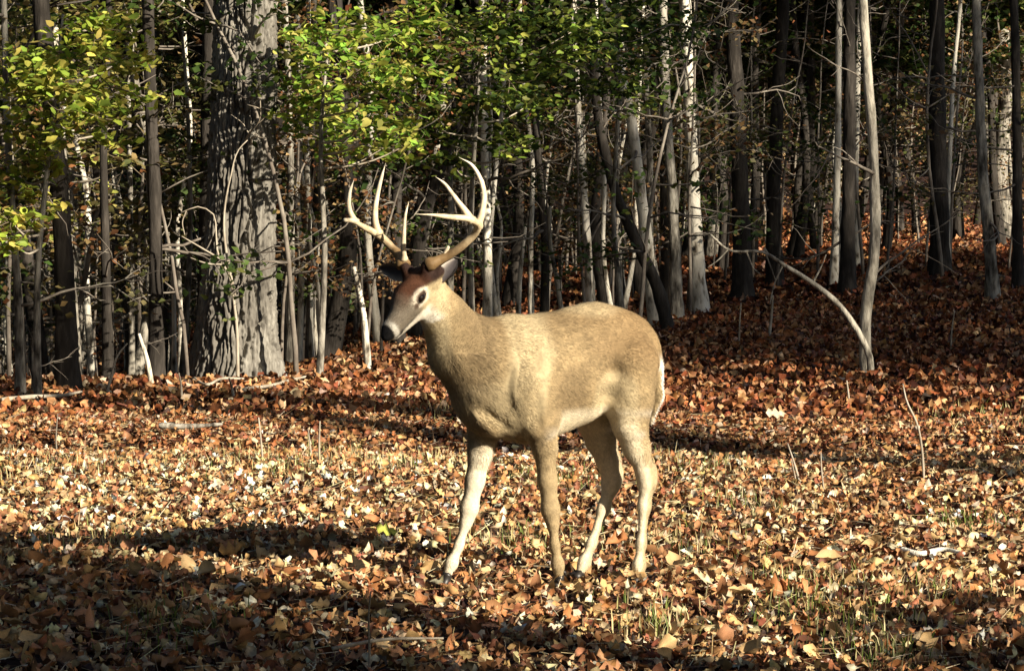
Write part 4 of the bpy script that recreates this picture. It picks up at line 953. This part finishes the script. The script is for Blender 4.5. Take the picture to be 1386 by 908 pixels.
# grass tufts
def grass():
    b = MB(); r = np.random.default_rng(15)
    spots = [(950, 640, 60, .5), (1320, 705, 45, .9), (1120, 825, 70, .7), (1200, 880, 60, .6), (400, 640, 90, .3), (440, 600, 40, .3), (760, 660, 50, .7), (1100, 790, 60, .4), (130, 730, 60, .3), (880, 840, 50, .4), (250, 850, 60, .9), (1330, 560, 60, .3), (1280, 800, 60, .4), (700, 740, 60, .3), (920, 740, 60, .35), (300, 630, 90, .2), (60, 640, 80, .2), (540, 640, 60, .2), (1020, 690, 70, .3), (590, 560, 50, .2)]
    for px, py, rp, gr in spots:
        Y = FPX * CAMH / (py - HORY); X = (px - 693) * Y / FPX; n = int(rp * 3.0); R = rp * Y / FPX
        x = X + r.normal(0, R * .8, n); y = Y + r.normal(0, R * 1.5, n); z = gz(x, y); h = r.uniform(.03, .11, n); an = r.uniform(0, 6.28, n); ln = r.uniform(.1, .6, n)
        d = np.c_[np.cos(an), np.sin(an), 0 * an]; sd = np.c_[-np.sin(an), np.cos(an), 0 * an] * .0022
        p0 = np.c_[x, y, z]; p1 = p0 + d * (h * ln * .35)[:, None] + np.c_[0 * h, 0 * h, h * .6]; p2 = p0 + d * (h * ln)[:, None] + np.c_[0 * h, 0 * h, h * .95]
        V = np.stack([p0 - sd, p0 + sd, p1 + sd, p1 - sd, p2], 1).reshape(-1, 3); k = np.arange(n)[:, None] * 5
        F = (np.array([[0, 1, 2], [0, 2, 3], [3, 2, 4]])[None] + k[:, None]).reshape(-1, 3)
        g = r.random(n) < gr; c = np.where(g[:, None], pick([(.16, .2, .04), (.22, .25, .06), (.10, .15, .03)], n, r), pick([(.5, .42, .2), (.42, .32, .14), (.55, .48, .26)], n, r))
        b.add(V, F, np.repeat(c, 5, 0))
    o = obj('grass', b.mesh('grass', False), M['grass']); o['kind'] = 'stuff'; tag(o, 'thin tufts of green and straw grass poking through the fallen leaves', 'grass')
grass()

# upright dry stems and sticks on the ground
def gpt(px, py, lift=0.0):
    Y = FPX * CAMH / (py - HORY); X = (px - 693) * Y / FPX
    return Vector((X, Y, float(gz(X, Y)) + lift))
def stem(label, pts, w=3, name='dry_stem', group=None):
    b0 = gpt(*pts[0]); Y = b0.y; P = [Vector((0, 0, -.04))] + [px2w(px, py, Y + random.uniform(-.06, .06)) - b0 for px, py in pts[1:]]
    r0 = w * Y / FPX / 2; V, F = tube(smooth_path(P, 14), np.linspace(r0, r0 * .5, 14), 6, .12)
    o = obj(name, mesh_of(name, V, F, smooth=True), M['twig']); o.location = b0; tag(o, label, 'stem', group)
stem('tall straight dry stem with a pale tip on the sunlit leaves', [(433, 632), (432, 600), (433, 570)], 4)
stem('dry stem leaning beside the tall one with a pale tip', [(424, 628), (420, 605), (417, 580)], 3)
stem('thin dry stem standing alone on the sunlit leaves', [(357, 636), (354, 605), (350, 565)], 4)
stem('thin dry stem at the shaded edge below the thicket', [(78, 610), (76, 590), (78, 560)], 3)
stem('leaning dry stem, taller of a pair at the dark shadow band', [(1086, 658), (1076, 630), (1066, 600)], 4)
stem('leaning dry stem, shorter of a pair at the dark shadow band', [(1081, 660), (1075, 640), (1071, 622)], 3)
stem('upright dry stem on the shadow band near the leaning pair', [(1117, 668), (1112, 635), (1111, 612)], 3)
stem('tall crooked dry stem rising from the shadow band', [(1251, 655), (1248, 610), (1240, 570), (1228, 545), (1222, 520)], 4)
stem('short dry stem below the foot of the grey tree', [(1151, 548), (1148, 530), (1146, 515)], 4)
stem('slender dry stem on the rise beyond the grey tree', [(1287, 482), (1288, 450), (1292, 420)], 3)
stem('forked dry stem in the foreground shade', [(500, 905), (500, 870), (499, 835), (502, 800)], 4)
stem('short pale upright stem in the foreground shade', [(428, 905), (427, 890), (428, 878)], 4)
stem('small dry slanting twig in the foreground shade', [(165, 905), (170, 895), (178, 884)], 4)
stem('reddish dry stem near the foot of the oak', [(318, 540), (314, 525), (310, 512)], 5)
stem('thin dry stem beside the thicket edge', [(246, 540), (245, 520), (242, 505)], 4)
stem('thin stem on the dark slope behind the deer', [(1000, 470), (1001, 440), (1003, 410)], 3)
stem('bent thin stem on the dark slope behind the deer', [(1040, 460), (1044, 430), (1046, 400)], 5)

def stick(label, pts, w, mat=None, lift=.055):
    P = [gpt(px, py, lift + random.uniform(0, .02)) for px, py in pts]; b0 = P[0].copy(); Y = b0.y; r0 = w * Y / FPX / 2
    V, F = tube(smooth_path([p - b0 for p in P], 18), np.linspace(r0, r0 * .5, 18), 8, .15); b = MB(); b.add(V, F)
    o = obj('fallen_stick', b.mesh('fallen_stick'), mat or M['twig']); o.location = b0; tag(o, label, 'stick')
stick('long pale fallen branch along the dark thicket edge', [(2, 548), (40, 545), (75, 541), (110, 533)], 7)
stick('grey flat stick lying on the sunlit leaves', [(215, 588), (250, 588), (300, 585)], 9, GB)
stick('crooked bare stick at the foot of the oak', [(262, 512), (285, 522), (305, 518), (330, 517)], 6)
stick('long thin stick running from the oak base onto the leaves', [(330, 536), (370, 524), (400, 515), (425, 510)], 6)
stick('bright peeled stick on the sunny foreground leaves', [(1218, 750), (1245, 754), (1275, 752), (1305, 756)], 10, PB, .05)
stick('stick lying by the leaning grey trunk on the rise', [(1350, 412), (1370, 416), (1385, 420)], 5)
stick('thin stick in the foreground shade beside the forked stem', [(450, 890), (520, 882), (600, 876)], 6)
branchy('bent_twig', 'bare bent twig springing up at the dark thicket edge', 'twig', 22.3, [([(140, 525), (150, 512), (160, 480), (172, 465)], .014, .005), ([(140, 523), (135, 520), (130, 524)], .01, .006)], M['twig'])

# single leaves that stand out
def lone(label, px, py, size, c, seed, tilt=(.5, .3, 0)):
    V, F = SH7[seed % 18]; me = mesh_of('leaf', V * np.array([1, 1, .35]) * size, F, np.clip(np.tile(c, (len(V), 1)) * np.r_[np.full(7, 1.1), np.random.default_rng(seed).uniform(.5, 1.0, 14)][:, None], 0, .8)); o = obj('fallen_leaf', me, M['leaf']); o.location = gpt(px, py, .07); o.rotation_euler = tilt; tag(o, label, 'leaf')
lone('single bright yellow-green leaf on the sunlit litter', 523, 735, .10, (.36, .38, .06), 0, (1.0, .2, .4))
lone('large whitish curled leaf on the leaves behind the deer', 1050, 568, .13, (.58, .47, .32), 0, (.9, 0, .2))
lone('large pale leaf standing on the sunny foreground', 950, 800, .11, (.56, .44, .27), 5, (.9, .3, .9))
